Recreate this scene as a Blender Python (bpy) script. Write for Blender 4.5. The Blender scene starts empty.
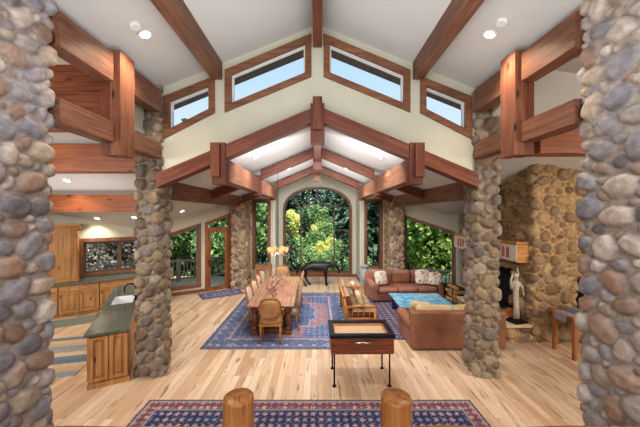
import bpy, bmesh, math, random
import numpy as np
from mathutils import Vector, Matrix, geometry

random.seed(7)
SC = bpy.context.scene
COL = SC.collection
PI = math.pi
R = math.radians

# ------------------------------------------------------------------ object helpers
def tag(o, label=None, cat=None, group=None, kind=None):
    if label: o['label'] = label
    if cat: o['category'] = cat
    if group: o['group'] = group
    if kind: o['kind'] = kind
    return o

def empty(name, loc=(0, 0, 0), rz=0.0, label=None, cat=None, group=None, kind=None):
    o = bpy.data.objects.new(name, None)
    COL.objects.link(o)
    o.location = loc
    o.rotation_euler = (0, 0, rz)
    o.empty_display_size = 0.1
    return tag(o, label, cat, group, kind)

def copy_tree(o, parent=None):
    c = o.copy()
    COL.objects.link(c)
    if parent is not None:
        c.parent = parent
    for ch in o.children:
        copy_tree(ch, c)
    return c

class MB:
    """collects geometry for ONE mesh object"""
    def __init__(s):
        s.v = []; s.f = []; s.M = None
    def add(s, vs, fs):
        b = len(s.v)
        if s.M is not None:
            vs = [tuple(s.M @ Vector(p)) for p in vs]
        s.v.extend([tuple(p) for p in vs])
        s.f.extend([tuple(b + i for i in f) for f in fs])
        return s
    def box(s, lo, hi):
        x0, y0, z0 = lo; x1, y1, z1 = hi
        return s.add([(x0,y0,z0),(x1,y0,z0),(x1,y1,z0),(x0,y1,z0),(x0,y0,z1),(x1,y0,z1),(x1,y1,z1),(x0,y1,z1)],
                     [(3,2,1,0),(4,5,6,7),(0,1,5,4),(1,2,6,5),(2,3,7,6),(3,0,4,7)])
    def prism(s, poly, h0, h1, axis='z'):
        """poly CCW list of 2d points, extruded along axis"""
        n = len(poly)
        def P(a, b, h):
            return (a, b, h) if axis == 'z' else ((a, h, b) if axis == 'y' else (h, a, b))
        vs = [P(a, b, h0) for a, b in poly] + [P(a, b, h1) for a, b in poly]
        fs = [tuple(range(n))[::-1], tuple(range(n, 2 * n))]
        fs += [(i, (i + 1) % n, n + (i + 1) % n, n + i) for i in range(n)]
        return s.add(vs, fs)
    def tube(s, pts, rad, n=8, cap=True, flat=1.0):
        pts = [Vector(p) for p in pts]
        if not hasattr(rad, '__len__'): rad = [rad] * len(pts)
        vs = []; fs = []
        up = Vector((0, 0, 1))
        prev = None
        for i, p in enumerate(pts):
            if i == 0: d = pts[1] - pts[0]
            elif i == len(pts) - 1: d = pts[-1] - pts[-2]
            else: d = pts[i + 1] - pts[i - 1]
            d.normalize()
            if prev is None:
                a = d.cross(up) if abs(d.z) < 0.95 else d.cross(Vector((1, 0, 0)))
            else:
                a = prev - d * prev.dot(d)
            a.normalize(); prev = a
            b = d.cross(a)
            for k in range(n):
                t = 2 * PI * k / n
                vs.append(p + a * (rad[i] * math.cos(t)) + b * (rad[i] * math.sin(t) * flat))
        for i in range(len(pts) - 1):
            for k in range(n):
                k2 = (k + 1) % n
                fs.append((i*n+k, i*n+k2, (i+1)*n+k2, (i+1)*n+k))
        if cap:
            fs.append(tuple(range(n))[::-1]); fs.append(tuple(range((len(pts)-1)*n, len(pts)*n)))
        return s.add(vs, fs)
    def lathe(s, prof, c=(0, 0, 0), n=20, sx=1.0, sy=1.0):
        vs = []; fs = []
        for r, z in prof:
            for k in range(n):
                t = 2 * PI * k / n
                vs.append((c[0] + r * math.cos(t) * sx, c[1] + r * math.sin(t) * sy, c[2] + z))
        m = len(prof)
        for i in range(m - 1):
            for k in range(n):
                k2 = (k + 1) % n
                fs.append((i*n+k, i*n+k2, (i+1)*n+k2, (i+1)*n+k))
        fs.append(tuple(range(n))[::-1]); fs.append(tuple(range((m-1)*n, m*n)))
        return s.add(vs, fs)
    def ball(s, c, r, n=12, m=8):
        if not hasattr(r, '__len__'): r = (r, r, r)
        vs = [(c[0], c[1], c[2] - r[2])]; fs = []
        for i in range(1, m):
            ph = -PI/2 + PI*i/m
            for k in range(n):
                t = 2*PI*k/n
                vs.append((c[0]+r[0]*math.cos(ph)*math.cos(t), c[1]+r[1]*math.cos(ph)*math.sin(t), c[2]+r[2]*math.sin(ph)))
        vs.append((c[0], c[1], c[2] + r[2]))
        L = len(vs) - 1
        for k in range(n):
            k2 = (k+1) % n
            fs.append((0, 1+k2, 1+k)); fs.append((L, L-n+k, L-n+k2))
        for i in range(m-2):
            for k in range(n):
                k2 = (k+1) % n
                a = 1+i*n
                fs.append((a+k, a+k2, a+n+k2, a+n+k))
        return s.add(vs, fs)
    def cushion(s, lo, hi, puff=0.03, n=8, e=0.28):
        """soft superellipsoid-like pillow box with a puffed top"""
        lo = Vector(lo); hi = Vector(hi); c = (lo+hi)/2; h = (hi-lo)/2
        def sp(v): return math.copysign(abs(v) ** e, v)
        m = n; k4 = 4*n
        vs = [(c.x, c.y, lo.z)]; fs = []
        for i in range(1, m):
            ph = -PI/2 + PI*i/m
            for k in range(k4):
                t = 2*PI*(k+.5)/k4
                cp = abs(math.cos(ph)) ** e
                vs.append((c.x+h.x*cp*sp(math.cos(t)), c.y+h.y*cp*sp(math.sin(t)), c.z+h.z*sp(math.sin(ph))))
        vs.append((c.x, c.y, hi.z))
        # puff: push z outwards near the middle
        out = []
        for p in vs:
            u = (p[0]-c.x)/h.x; w = (p[1]-c.y)/h.y
            z = p[2] + math.copysign(puff, p[2]-c.z)*(1-u*u)*(1-w*w)*(1 if abs(p[2]-c.z) > 1e-6 else 0)
            out.append((p[0], p[1], z))
        L = len(out)-1
        for k in range(k4):
            k2 = (k+1) % k4
            fs.append((0, 1+k2, 1+k)); fs.append((L, L-k4+k, L-k4+k2))
        for i in range(m-2):
            for k in range(k4):
                k2 = (k+1) % k4; a = 1+i*k4
                fs.append((a+k, a+k2, a+k4+k2, a+k4+k))
        return s.add(out, fs)
    def build(s, name, mat, parent=None, smooth=False, bevel=0.0, seg=2, loc=None, rot=None):
        me = bpy.data.meshes.new(name)
        me.from_pydata(s.v, [], s.f)
        me.update()
        if smooth:
            me.polygons.foreach_set('use_smooth', [True] * len(me.polygons))
        if mat is not None: me.materials.append(mat)
        o = bpy.data.objects.new(name, me)
        COL.objects.link(o)
        if parent is not None: o.parent = parent
        if loc is not None: o.location = loc
        if rot is not None: o.rotation_euler = rot
        if bevel > 0:
            b = o.modifiers.new('edge', 'BEVEL'); b.width = bevel; b.segments = seg; b.limit_method = 'ANGLE'; b.angle_limit = R(40)
        return o

# ------------------------------------------------------------------ materials
def srgb(r, g, b):
    f = lambda c: (c/255/12.92) if c/255 <= 0.04045 else ((c/255+0.055)/1.055) ** 2.4
    return (f(r), f(g), f(b), 1.0)

class NT:
    def __init__(s, name):
        s.m = bpy.data.materials.new(name); s.m.use_nodes = True
        s.t = s.m.node_tree; s.t.nodes.clear()
        s.out = s.t.nodes.new('ShaderNodeOutputMaterial')
    def n(s, typ, **kw):
        nd = s.t.nodes.new('ShaderNode' + typ)
        for k, v in kw.items(): setattr(nd, k, v)
        return nd
    def l(s, a, b): s.t.links.new(a, b)
    def bsdf(s, rough=0.5, metal=0.0, spec=0.5):
        b = s.n('BsdfPrincipled')
        b.inputs['Roughness'].default_value = rough
        b.inputs['Metallic'].default_value = metal
        b.inputs['Specular IOR Level'].default_value = spec
        s.l(b.outputs[0], s.out.inputs[0])
        return b
    def coords(s, scale=(1, 1, 1), rot=(0, 0, 0), src='Object'):
        tc = s.n('TexCoord'); mp = s.n('Mapping')
        mp.inputs['Scale'].default_value = scale; mp.inputs['Rotation'].default_value = rot
        s.l(tc.outputs[src], mp.inputs[0])
        return mp.outputs[0]
    def ramp(s, fac, stops):
        r = s.n('ValToRGB'); e = r.color_ramp.elements
        while len(e) < len(stops): e.new(0.5)
        for el, (p, c) in zip(e, stops): el.position = p; el.color = c
        s.l(fac, r.inputs[0]); return r.outputs[0]
    def mix(s, a, b, fac, mode='MIX'):
        m = s.n('MixRGB', blend_type=mode)
        for sock, v in ((m.inputs[0], fac), (m.inputs[1], a), (m.inputs[2], b)):
            if hasattr(v, 'is_linked') or hasattr(v, 'links'): s.l(v, sock)
            else: sock.default_value = v
        return m.outputs[0]
    def noise(s, vec, scale, detail=4, rough=0.55, dist=0.0):
        n = s.n('TexNoise'); n.inputs['Scale'].default_value = scale; n.inputs['Detail'].default_value = detail
        n.inputs['Roughness'].default_value = rough; n.inputs['Distortion'].default_value = dist
        if vec is not None: s.l(vec, n.inputs['Vector'])
        return n.outputs['Fac']
    def bump(s, h, b, strength=0.2, dist=0.02):
        bp = s.n('Bump'); bp.inputs['Strength'].default_value = strength; bp.inputs['Distance'].default_value = dist
        s.l(h, bp.inputs['Height']); s.l(bp.outputs[0], b.inputs['Normal'])

def plain(name, c, rough=0.6, var=0.08, scale=6, metal=0.0, bump=0.0, bscale=60, spec=0.4):
    t = NT(name); b = t.bsdf(rough, metal, spec)
    v = t.coords()
    d = tuple(max(0, x*(1-var)) for x in c[:3]) + (1,); u = tuple(min(1, x*(1+var)) for x in c[:3]) + (1,)
    t.l(t.ramp(t.noise(v, scale), [(0.3, d), (0.7, u)]), b.inputs['Base Color'])
    if bump: t.bump(t.noise(v, bscale, 3), b, bump, 0.01)
    return t.m

def wood(name, dark, mid, light, axis='x', rough=0.45, knots=True, planks=0.0, sc=1.0, spec=0.4):
    t = NT(name); b = t.bsdf(rough, 0, spec)
    s = {'x': (0.9, 16, 16), 'y': (16, 0.9, 16), 'z': (16, 16, 0.9)}[axis]
    v = t.coords(tuple(k*sc for k in s))
    info = t.n('ObjectInfo')
    add = t.n('VectorMath', operation='ADD'); t.l(v, add.inputs[0])
    comb = t.n('CombineXYZ'); mul = t.n('Math', operation='MULTIPLY'); mul.inputs[1].default_value = 37.0
    t.l(info.outputs['Random'], mul.inputs[0])
    for i in range(3): t.l(mul.outputs[0], comb.inputs[i])
    t.l(comb.outputs[0], add.inputs[1])
    v2 = add.outputs[0]
    c = t.ramp(t.noise(v2, 1.6, 7, 0.62, 0.7), [(0.28, dark), (0.5, mid), (0.74, light)])
    tone = t.ramp(t.noise(t.coords((0.9, 0.9, 0.9)), 1.3, 2), [(0.3, (0.72, 0.70, 0.70, 1)), (0.7, (1.12, 1.1, 1.08, 1))])
    c = t.mix(c, tone, 0.8, 'MULTIPLY')
    if knots:
        ks = {'x': (1.6, 5, 5), 'y': (5, 1.6, 5), 'z': (5, 5, 1.6)}[axis]
        vo = t.n('TexVoronoi'); vo.inputs['Scale'].default_value = 1.15*sc
        t.l(t.coords(ks), vo.inputs['Vector'])
        k = t.ramp(vo.outputs['Distance'], [(0.05, (1, 1, 1, 1)), (0.15, (0, 0, 0, 1))])
        c = t.mix(c, tuple(x*0.25 for x in dark[:3]) + (1,), k)
    t.l(c, b.inputs['Base Color'])
    t.bump(t.noise(v2, 3.0, 5), b, 0.15, 0.01)
    return t.m

def leather(name, c, rough=0.42):
    t = NT(name); b = t.bsdf(rough, 0, 0.5); v = t.coords()
    d = tuple(x*0.7 for x in c[:3]) + (1,); u = tuple(min(1, x*1.2) for x in c[:3]) + (1,)
    t.l(t.ramp(t.noise(v, 3.5, 5), [(0.3, d), (0.7, u)]), b.inputs['Base Color'])
    vo = t.n('TexVoronoi'); vo.inputs['Scale'].default_value = 120; t.l(v, vo.inputs['Vector'])
    t.bump(vo.outputs['Distance'], b, 0.08, 0.005)
    return t.m

def attrmat(name, rough=0.7, nscale=30, var=0.35, bump=0.3, attr='paint', spec=0.4, bd=0.012):
    t = NT(name); b = t.bsdf(rough, 0, spec)
    a = t.n('Attribute'); a.attribute_name = attr
    v = t.coords()
    lo = 1-var; hi = 1+var*0.6
    k = t.ramp(t.noise(v, nscale, 6, 0.65), [(0.3, (lo, lo, lo, 1)), (0.7, (hi, hi, hi, 1))])
    t.l(t.mix(a.outputs['Color'], k, 1.0, 'MULTIPLY'), b.inputs['Base Color'])
    if bump: t.bump(t.noise(v, nscale*1.5, 5), b, bump, bd)
    return t.m

def emis(name, c, strength):
    t = NT(name); e = t.n('Emission'); e.inputs[0].default_value = c; e.inputs[1].default_value = strength
    t.l(e.outputs[0], t.out.inputs[0]); return t.m

M = {}
M['beam'] = wood('beam_fir', srgb(82, 46, 34), srgb(116, 68, 50), srgb(140, 88, 68), 'x', 0.45)
M['beam_lit'] = wood('beam_fir_lit', srgb(92, 62, 48), srgb(128, 89, 70), srgb(152, 114, 94), 'x', 0.45)  # fir greyed by wear and by cool light mixed into its colour
M['beam_orange'] = wood('beam_orange', srgb(112, 62, 34), srgb(150, 88, 54), srgb(172, 112, 74), 'x', 0.45)
M['post'] = wood('post_fir', srgb(100, 62, 46), srgb(136, 90, 68), srgb(162, 114, 90), 'x', 0.45)
M['trimw'] = wood('trim_alder', srgb(104, 70, 50), srgb(136, 96, 72), srgb(158, 118, 92), 'x', 0.45, False)
M['doorw'] = wood('door_alder', srgb(112, 66, 40), srgb(152, 96, 62), srgb(178, 122, 86), 'z', 0.45, False)
M['alder'] = wood('knotty_alder', srgb(150, 102, 60), srgb(192, 146, 98), srgb(212, 170, 124), 'z', 0.4)
M['alder_h'] = wood('knotty_alder_flat', srgb(150, 102, 60), srgb(192, 146, 98), srgb(212, 170, 124), 'x', 0.4)
M['log'] = wood('peeled_log', srgb(128, 82, 46), srgb(164, 112, 66), srgb(186, 136, 86), 'z', 0.3)
M['railw'] = wood('peeled_rail', srgb(134, 88, 50), srgb(172, 122, 76), srgb(194, 146, 98), 'x', 0.35)
M['tablew'] = wood('table_walnut', srgb(140, 98, 78), srgb(176, 134, 112), srgb(200, 160, 138), 'y', 0.13, False, spec=0.8)
M['tableleg'] = wood('table_leg_walnut', srgb(84, 50, 34), srgb(124, 80, 56), srgb(156, 108, 80), 'z', 0.35, False)
M['chairw'] = wood('chair_wood', srgb(124, 82, 40), srgb(170, 120, 66), srgb(194, 146, 88), 'z', 0.4, False)
M['chairw2'] = wood('pale_chair_wood', srgb(128, 92, 66), srgb(164, 124, 94), srgb(184, 146, 116), 'z', 0.45, False)
M['gamew'] = wood('game_burl', srgb(112, 64, 44), srgb(150, 92, 66), srgb(174, 114, 86), 'x', 0.3, True)
M['bench'] = wood('bench_pine', srgb(130, 84, 44), srgb(180, 126, 74), srgb(204, 154, 100), 'x', 0.45)
M['sidew'] = wood('side_pine', srgb(134, 84, 50), srgb(176, 118, 78), srgb(196, 142, 100), 'z', 0.45)
M['plank'] = wood('dark_planks', srgb(88, 48, 30), srgb(128, 74, 48), srgb(152, 94, 62), 'x', 0.5)
M['mantelw'] = wood('mantel_wood', srgb(160, 108, 60), srgb(196, 142, 90), srgb(214, 166, 114), 'x', 0.5)
M['wall'] = plain('wall_plaster', srgb(200, 198, 182), 0.85, 0.03, 2, bump=0.05, bscale=90)
M['ceil'] = plain('ceiling_plaster', srgb(208, 209, 208), 0.9, 0.02, 2, bump=0.05, bscale=90)
M['black'] = plain('black_metal', (0.02, 0.02, 0.022, 1), 0.4, 0.2, 10, 0.6)
M['darkframe'] = plain('dark_sash', srgb(92, 78, 66), 0.5, 0.1)
M['greysash'] = plain('grey_sash', srgb(120, 118, 120), 0.5, 0.1)
M['whitesash'] = plain('white_sash', srgb(222, 222, 218), 0.5, 0.05)
M['leather'] = leather('brown_leather', srgb(158, 112, 92))
M['leather2'] = leather('caramel_leather', srgb(150, 106, 84))
M['chairlea'] = leather('chair_leather', srgb(166, 126, 86), 0.45)
M['beige'] = plain('beige_fabric', srgb(184, 162, 142), 0.85, 0.12, 25, bump=0.2, bscale=200)
M['tan'] = plain('tan_fabric', srgb(200, 176, 138), 0.9, 0.14, 14, bump=0.25, bscale=160)
M['granite'] = None
M['steel'] = plain('brushed_steel', (0.55, 0.56, 0.58, 1), 0.25, 0.1, 30, 1.0)
M['whiteenam'] = plain('white_enamel', (0.85, 0.86, 0.87, 1), 0.15, 0.02)
M['iron'] = plain('dark_bronze', srgb(58, 54, 56), 0.4, 0.5, 14, 0.6, bump=0.6, bscale=26)
M['antler'] = plain('antler_bone', srgb(160, 132, 122), 0.55, 0.35, 12, bump=0.2, bscale=40)
M['urn'] = plain('grey_ceramic', srgb(150, 152, 150), 0.45, 0.25, 9, bump=0.2, bscale=20)
M['chrome'] = plain('chrome', (0.75, 0.75, 0.77, 1), 0.12, 0.05, 20, 1.0)
M['sand'] = plain('tan_baize', srgb(192, 164, 132), 0.9, 0.06, 20)
M['firebrick'] = plain('soot', (0.03, 0.028, 0.026, 1), 0.9, 0.3, 8)
M['slab'] = plain('sandstone_slab', srgb(214, 196, 168), 0.7, 0.12, 5, bump=0.2, bscale=30)
M['wallshade'] = M['wall']
M['bark'] = plain('bark', srgb(84, 70, 58), 0.9, 0.35, 12, bump=0.6, bscale=25)
M['cutwood'] = plain('cut_wood', srgb(204, 166, 116), 0.8, 0.2, 10)
M['vaneer'] = plain('can_trim', (0.8, 0.8, 0.8, 1), 0.5, 0.02)
M['lens'] = emis('can_lens', (1, 0.93, 0.82, 1), 14)
M['bulb'] = emis('chandelier_shade', (1, 0.52, 0.19, 1), 1.5)
M['soffit'] = wood('eave_boards', srgb(58, 38, 28), srgb(88, 60, 44), srgb(110, 78, 58), 'y', 0.7, False)
M['deckw'] = wood('deck_wood', srgb(112, 100, 90), srgb(150, 138, 126), srgb(178, 166, 154), 'x', 0.7, False)
M['mortarflag'] = M['slab']

def granite():
    t = NT('dark_granite'); b = t.bsdf(0.14, 0, 0.6); v = t.coords()
    c = t.ramp(t.noise(v, 40, 6, 0.7), [(0.35, srgb(82, 86, 78)), (0.6, srgb(118, 121, 110)), (0.75, srgb(150, 152, 140))])
    t.l(c, b.inputs['Base Color']); return t.m
M['granite'] = granite()

def glass(name, tint=(1, 1, 1, 1)):
    t = NT(name)
    tr = t.n('BsdfTransparent'); tr.inputs[0].default_value = tint
    gl = t.n('BsdfGlossy'); gl.inputs['Roughness'].default_value = 0.03
    fr = t.n('LayerWeight'); fr.inputs[0].default_value = 0.12
    mul = t.n('Math', operation='MULTIPLY'); mul.inputs[1].default_value = 0.5
    t.l(fr.outputs['Fresnel'], mul.inputs[0])
    mx = t.n('MixShader'); t.l(mul.outputs[0], mx.inputs[0]); t.l(tr.outputs[0], mx.inputs[1]); t.l(gl.outputs[0], mx.inputs[2])
    t.l(mx.outputs[0], t.out.inputs[0]); return t.m
M['glass'] = glass('window_glass', (0.96, 0.98, 0.97, 1))

def floor_mat():
    t = NT('hickory_floor'); b = t.bsdf(0.28, 0, 0.38)
    v = t.coords((1, 1, 1), (0, 0, R(90)))
    br = t.n('TexBrick'); br.offset = 0.37; br.offset_frequency = 2; br.squash = 1.0
    br.inputs['Scale'].default_value = 1.0
    br.inputs['Brick Width'].default_value = 1.7; br.inputs['Row Height'].default_value = 0.115
    br.inputs['Mortar Size'].default_value = 0.0025; br.inputs['Mortar Smooth'].default_value = 0.1
    br.inputs['Bias'].default_value = 0.0
    br.inputs['Color1'].default_value = (0, 0, 0, 1); br.inputs['Color2'].default_value = (1, 1, 1, 1)
    br.inputs['Mortar'].default_value = (0.5, 0.5, 0.5, 1)
    t.l(v, br.inputs['Vector'])
    base = t.ramp(br.outputs['Color'], [(0.0, srgb(194, 160, 130)), (0.3, srgb(216, 188, 160)), (0.7, srgb(228, 205, 180)), (1.0, srgb(198, 164, 134))])
    g = t.ramp(t.noise(t.coords((14, 0.9, 1)), 1.4, 7, 0.65, 0.8), [(0.3, (0.89, 0.86, 0.81, 1)), (0.6, (1.03, 1.03, 1.02, 1))])
    c = t.mix(base, g, 0.9, 'MULTIPLY')
    # brown heart streaks and knots
    sp = t.n('SeparateColor'); t.l(br.outputs['Color'], sp.inputs[0])
    off = t.n('CombineXYZ'); m5 = t.n('Math', operation='MULTIPLY'); m5.inputs[1].default_value = 50; t.l(sp.outputs[0], m5.inputs[0])
    t.l(m5.outputs[0], off.inputs[0]); t.l(m5.outputs[0], off.inputs[1])
    ad = t.n('VectorMath', operation='ADD'); t.l(t.coords((11, 1.5, 1)), ad.inputs[0]); t.l(off.outputs[0], ad.inputs[1])
    st = t.ramp(t.noise(ad.outputs[0], 0.95, 5, 0.6, 0.5), [(0.57, (0, 0, 0, 1)), (0.70, (1, 1, 1, 1))])
    c = t.mix(c, srgb(122, 86, 62), t.mix((0, 0, 0, 1), st, 0.8))
    # mortar lines
    c = t.mix(c, srgb(140, 104, 74), t.mix((0, 0, 0, 1), br.outputs['Fac'], 0.55))
    t.l(c, b.inputs['Base Color'])
    rr = t.ramp(t.noise(t.coords((14, 0.9, 1)), 2.0, 4), [(0.3, (0.27, 0.27, 0.27, 1)), (0.7, (0.33, 0.33, 0.33, 1))])
    t.l(rr, b.inputs['Roughness'])
    return t.m
M['floor'] = floor_mat()

def set_attr(me, name, cols):
    a = me.attributes.new(name, 'FLOAT_COLOR', 'POINT')
    buf = np.ones((len(me.vertices), 4), np.float32); buf[:, :3] = cols
    a.data.foreach_set('color', buf.ravel())

def np_mesh(name, verts, faces, smooth=True):
    me = bpy.data.meshes.new(name)
    nv = len(verts); nf = len(faces)
    me.vertices.add(nv); me.vertices.foreach_set('co', np.asarray(verts, np.float32).ravel())
    me.loops.add(nf*4); me.loops.foreach_set('vertex_index', np.asarray(faces, np.int32).ravel())
    me.polygons.add(nf); me.polygons.foreach_set('loop_start', np.arange(0, nf*4, 4, dtype=np.int32))
    me.polygons.foreach_set('use_smooth', np.full(nf, smooth))
    me.update(calc_edges=True); me.validate()
    return me

# ------------------------------------------------------------------ river stone masonry
def lin(cols): return np.array([srgb(*c)[:3] for c in cols], np.float32)
PAL_COOL = lin([(184,174,170),(200,188,178),(162,156,160),(182,166,156),(150,148,158),(194,176,160),(176,152,138),(136,130,136),(206,196,188),(168,140,124),(166,162,168)])  # lilac-grey cast of the window light is mixed into these stone colours
PAL_MID = lin([(172,156,138),(184,168,146),(156,146,138),(164,142,120),(140,130,124),(176,152,124),(160,150,142),(188,174,154),(144,124,108)])
PAL_WARM = lin([(196,166,128),(180,152,118),(166,136,102),(204,178,140),(140,118,98),(188,156,116),(156,130,106),(172,146,120)])
M['stone_cool'] = attrmat('river_stone_cool', 0.6, 14, 0.35, 0.35)
M['stone'] = attrmat('river_stone', 0.7, 18, 0.32, 0.35)

def stones_in(P, H, seed, rads, dens=9.0):
    rng = np.random.default_rng(seed)
    cs = np.zeros((0, 2), np.float32); rs = np.zeros(0, np.float32)
    area = P*H
    for r in rads:
        n = int(area/(PI*r*r)*dens) + 4
        pts = rng.random((n, 2))*[P, H]
        rr = r*rng.uniform(0.85, 1.2, n)
        for p, q in zip(pts, rr):
            if len(cs):
                d = np.abs(cs - p); d[:, 0] = np.minimum(d[:, 0], P - d[:, 0])
                if np.any((d*d).sum(1) < ((rs+q)*0.99)**2): continue
            cs = np.vstack([cs, p.astype(np.float32)]); rs = np.append(rs, np.float32(q))
    return cs, rs, rng

def stone_shell(name, x0, x1, y0, y1, z0, z1, seed, mat, pal, res=0.02, rads=(.108,.09,.07,.053,.038), mortar=(168,156,146), hole=None, depth=1.0, rc=0.06, top=None, parent=None):
    w = x1-x0-2*rc; d = y1-y0-2*rc; arc = PI*rc/2
    P = 2*(w+d) + 4*arc; H = z1-z0
    nu = max(12, int(P/res)); nv = max(4, int(H/res))
    us = np.arange(nu)*P/nu; vs = np.linspace(0, H, nv+1)
    # outline and normals
    pos = np.zeros((nu, 2)); nor = np.zeros((nu, 2))
    segs = [('l', (x0+rc, y0), (1, 0), w, (0, -1)), ('a', (x1-rc, y0+rc), -PI/2), ('l', (x1, y0+rc), (0, 1), d, (1, 0)), ('a', (x1-rc, y1-rc), 0),
            ('l', (x1-rc, y1), (-1, 0), w, (0, 1)), ('a', (x0+rc, y1-rc), PI/2), ('l', (x0, y1-rc), (0, -1), d, (-1, 0)), ('a', (x0+rc, y0+rc), PI)]
    acc = 0
    for s in segs:
        L = s[3] if s[0] == 'l' else arc
        m = (us >= acc-1e-9) & (us < acc+L)
        t = us[m]-acc
        if s[0] == 'l':
            pos[m] = np.array(s[1]) + t[:, None]*np.array(s[2]); nor[m] = s[4]
        else:
            a = s[2] + t/rc
            nor[m] = np.stack([np.cos(a), np.sin(a)], 1); pos[m] = np.array(s[1]) + rc*nor[m]
        acc += L
    cs, rs, rng = stones_in(P, H, seed, rads)
    S = len(cs)
    asp = rng.uniform(0.55, 0.92, S).astype(np.float32); ang = rng.normal(0.15, 0.75, S).astype(np.float32)
    a_ = rs/np.sqrt(asp); b_ = rs*np.sqrt(asp)
    ca, sa = np.cos(ang), np.sin(ang)
    pick = rng.integers(0, len(pal), S)
    scol = pal[pick]*rng.uniform(0.86, 1.14, (S, 1)).astype(np.float32)
    U, V = np.meshgrid(us, vs); pts = np.stack([U.ravel(), V.ravel()], 1).astype(np.float32)
    N = len(pts); hgt = np.zeros(N, np.float32); col = np.zeros((N, 3), np.float32)
    mort = np.array(srgb(*mortar)[:3], np.float32)
    order = np.argsort(cs[:, 1])
    cs = cs[order]; rs = rs[order]; a_ = a_[order]; b_ = b_[order]; ca = ca[order]; sa = sa[order]; scol = scol[order]
    hk = (rng.uniform(0.34, 0.58, S)*rs + 0.014).astype(np.float32)
    CH = max(1, 12000//nu)
    for r0 in range(0, nv+1, CH):
        i0 = r0*nu; i1 = min(N, (r0+CH)*nu)
        p = pts[i0:i1]
        lo = np.searchsorted(cs[:, 1], p[:, 1].min()-0.4); hi = np.searchsorted(cs[:, 1], p[:, 1].max()+0.4)
        if hi-lo < 2: lo, hi = max(0, lo-2), min(S, hi+2)
        dx = p[:, 0:1]-cs[None, lo:hi, 0]; dx = (dx + P/2) % P - P/2
        dy = p[:, 1:2]-cs[None, lo:hi, 1]
        e = np.sqrt(((dx*ca[lo:hi]+dy*sa[lo:hi])/a_[lo:hi])**2 + ((-dx*sa[lo:hi]+dy*ca[lo:hi])/b_[lo:hi])**2)
        D = (e-1)*rs[lo:hi]
        k = np.argmin(D, 1); d1 = D[np.arange(len(p)), k]
        D[np.arange(len(p)), k] = 9; d2 = D.min(1)
        kk = k+lo
        s = np.minimum(0.004-d1, (d2-d1)/2-0.008)
        q = np.clip(s/(0.55*rs[kk]), 0, 1)
        h = hk[kk]*np.sqrt(np.clip(1-(1-q)**2, 0, 1))
        hgt[i0:i1] = h*depth
        f = np.clip(s/0.006, 0, 1)[:, None]
        col[i0:i1] = mort*(1-f) + scol[kk]*f
    px = np.tile(pos, (nv+1, 1)); nn = np.tile(nor, (nv+1, 1))
    xy = px + nn*(hgt[:, None]-0.015)
    z = z0 + pts[:, 1]
    if top is not None:
        z = np.minimum(z, top(xy[:, 0], xy[:, 1]))
    verts = np.column_stack([xy, z])
    i = np.arange(nu); j = np.arange(nv)
    I, J = np.meshgrid(i, j); I2 = (I+1) % nu
    faces = np.stack([J*nu+I, J*nu+I2, (J+1)*nu+I2, (J+1)*nu+I], -1).reshape(-1, 4)
    if hole is not None:
        c = verts[faces].mean(1)
        faces = faces[~hole(c)]
    me = np_mesh(name, verts, faces)
    set_attr(me, 'paint', col)
    me.materials.append(mat)
    o = bpy.data.objects.new(name, me); COL.objects.link(o)
    if parent is not None: o.parent = parent
    return o

# ------------------------------------------------------------------ beams (grain along local x)
def beam(name, p0, p1, w, h, mat, parent=None, up=(0, 0, 1), bevel=0.006, plumb=False):
    """box from p0 to p1 (centre line), w horizontal thickness, h height; plumb -> ends cut vertical"""
    p0 = Vector(p0); p1 = Vector(p1); d = p1-p0; L = d.length; x = d.normalized()
    y = Vector(up).cross(x).normalized(); z = x.cross(y)
    mb = MB()
    k = 0.0
    if plumb: k = (h/2)*x.z/max(1e-6, math.hypot(x.x, x.y))
    vs = []
    for ex, sx in ((0, 1), (L, 1)):
        for (yy, zz) in ((-w/2, -h/2), (w/2, -h/2), (w/2, h/2), (-w/2, h/2)):
            vs.append((ex + (k if zz > 0 else -k), yy, zz))
    mb.add(vs, [(3,2,1,0), (4,5,6,7), (0,1,5,4), (1,2,6,5), (2,3,7,6), (3,0,4,7)])
    o = mb.build(name, mat, None, bevel=bevel)
    mw = Matrix(((x.x, y.x, z.x, p0.x), (x.y, y.y, z.y, p0.y), (x.z, y.z, z.z, p0.z), (0, 0, 0, 1)))
    if parent is not None:
        o.parent = parent
        o.matrix_parent_inverse = parent.matrix_basis.inverted()
    o.matrix_basis = mw
    return o

# ------------------------------------------------------------------ camera
CAMZ = 2.9; FPX = 285.0
cd = bpy.data.cameras.new('camera'); cam = bpy.data.objects.new('camera', cd); COL.objects.link(cam)
cam.location = (0, 0, CAMZ); cam.rotation_euler = (R(90), 0, 0)
cd.sensor_fit = 'HORIZONTAL'; cd.sensor_width = 36.0; cd.lens = 36.0*FPX/640
cd.shift_x = 2.5/640; cd.clip_start = 0.05; cd.clip_end = 300
SC.camera = cam

# ------------------------------------------------------------------ ceiling heights
ZU = lambda x: 6.29-0.407*np.abs(x)
ZH = lambda x: 4.80-0.42*np.abs(x)
def ZL(x, y):
    yy = np.asarray(y, float)-4.0
    return np.where(yy < 0.3, 5.12, np.maximum(ZH(x), np.minimum(5.12, 2.62+0.44*(4.9-yy))))
def ZR(x, y):
    yy = np.abs(np.asarray(y, float)-4.0)
    return np.maximum(ZH(x), 4.0-0.3*(yy-2.4)-0.12*(np.asarray(x, float)-4.87))

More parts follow.
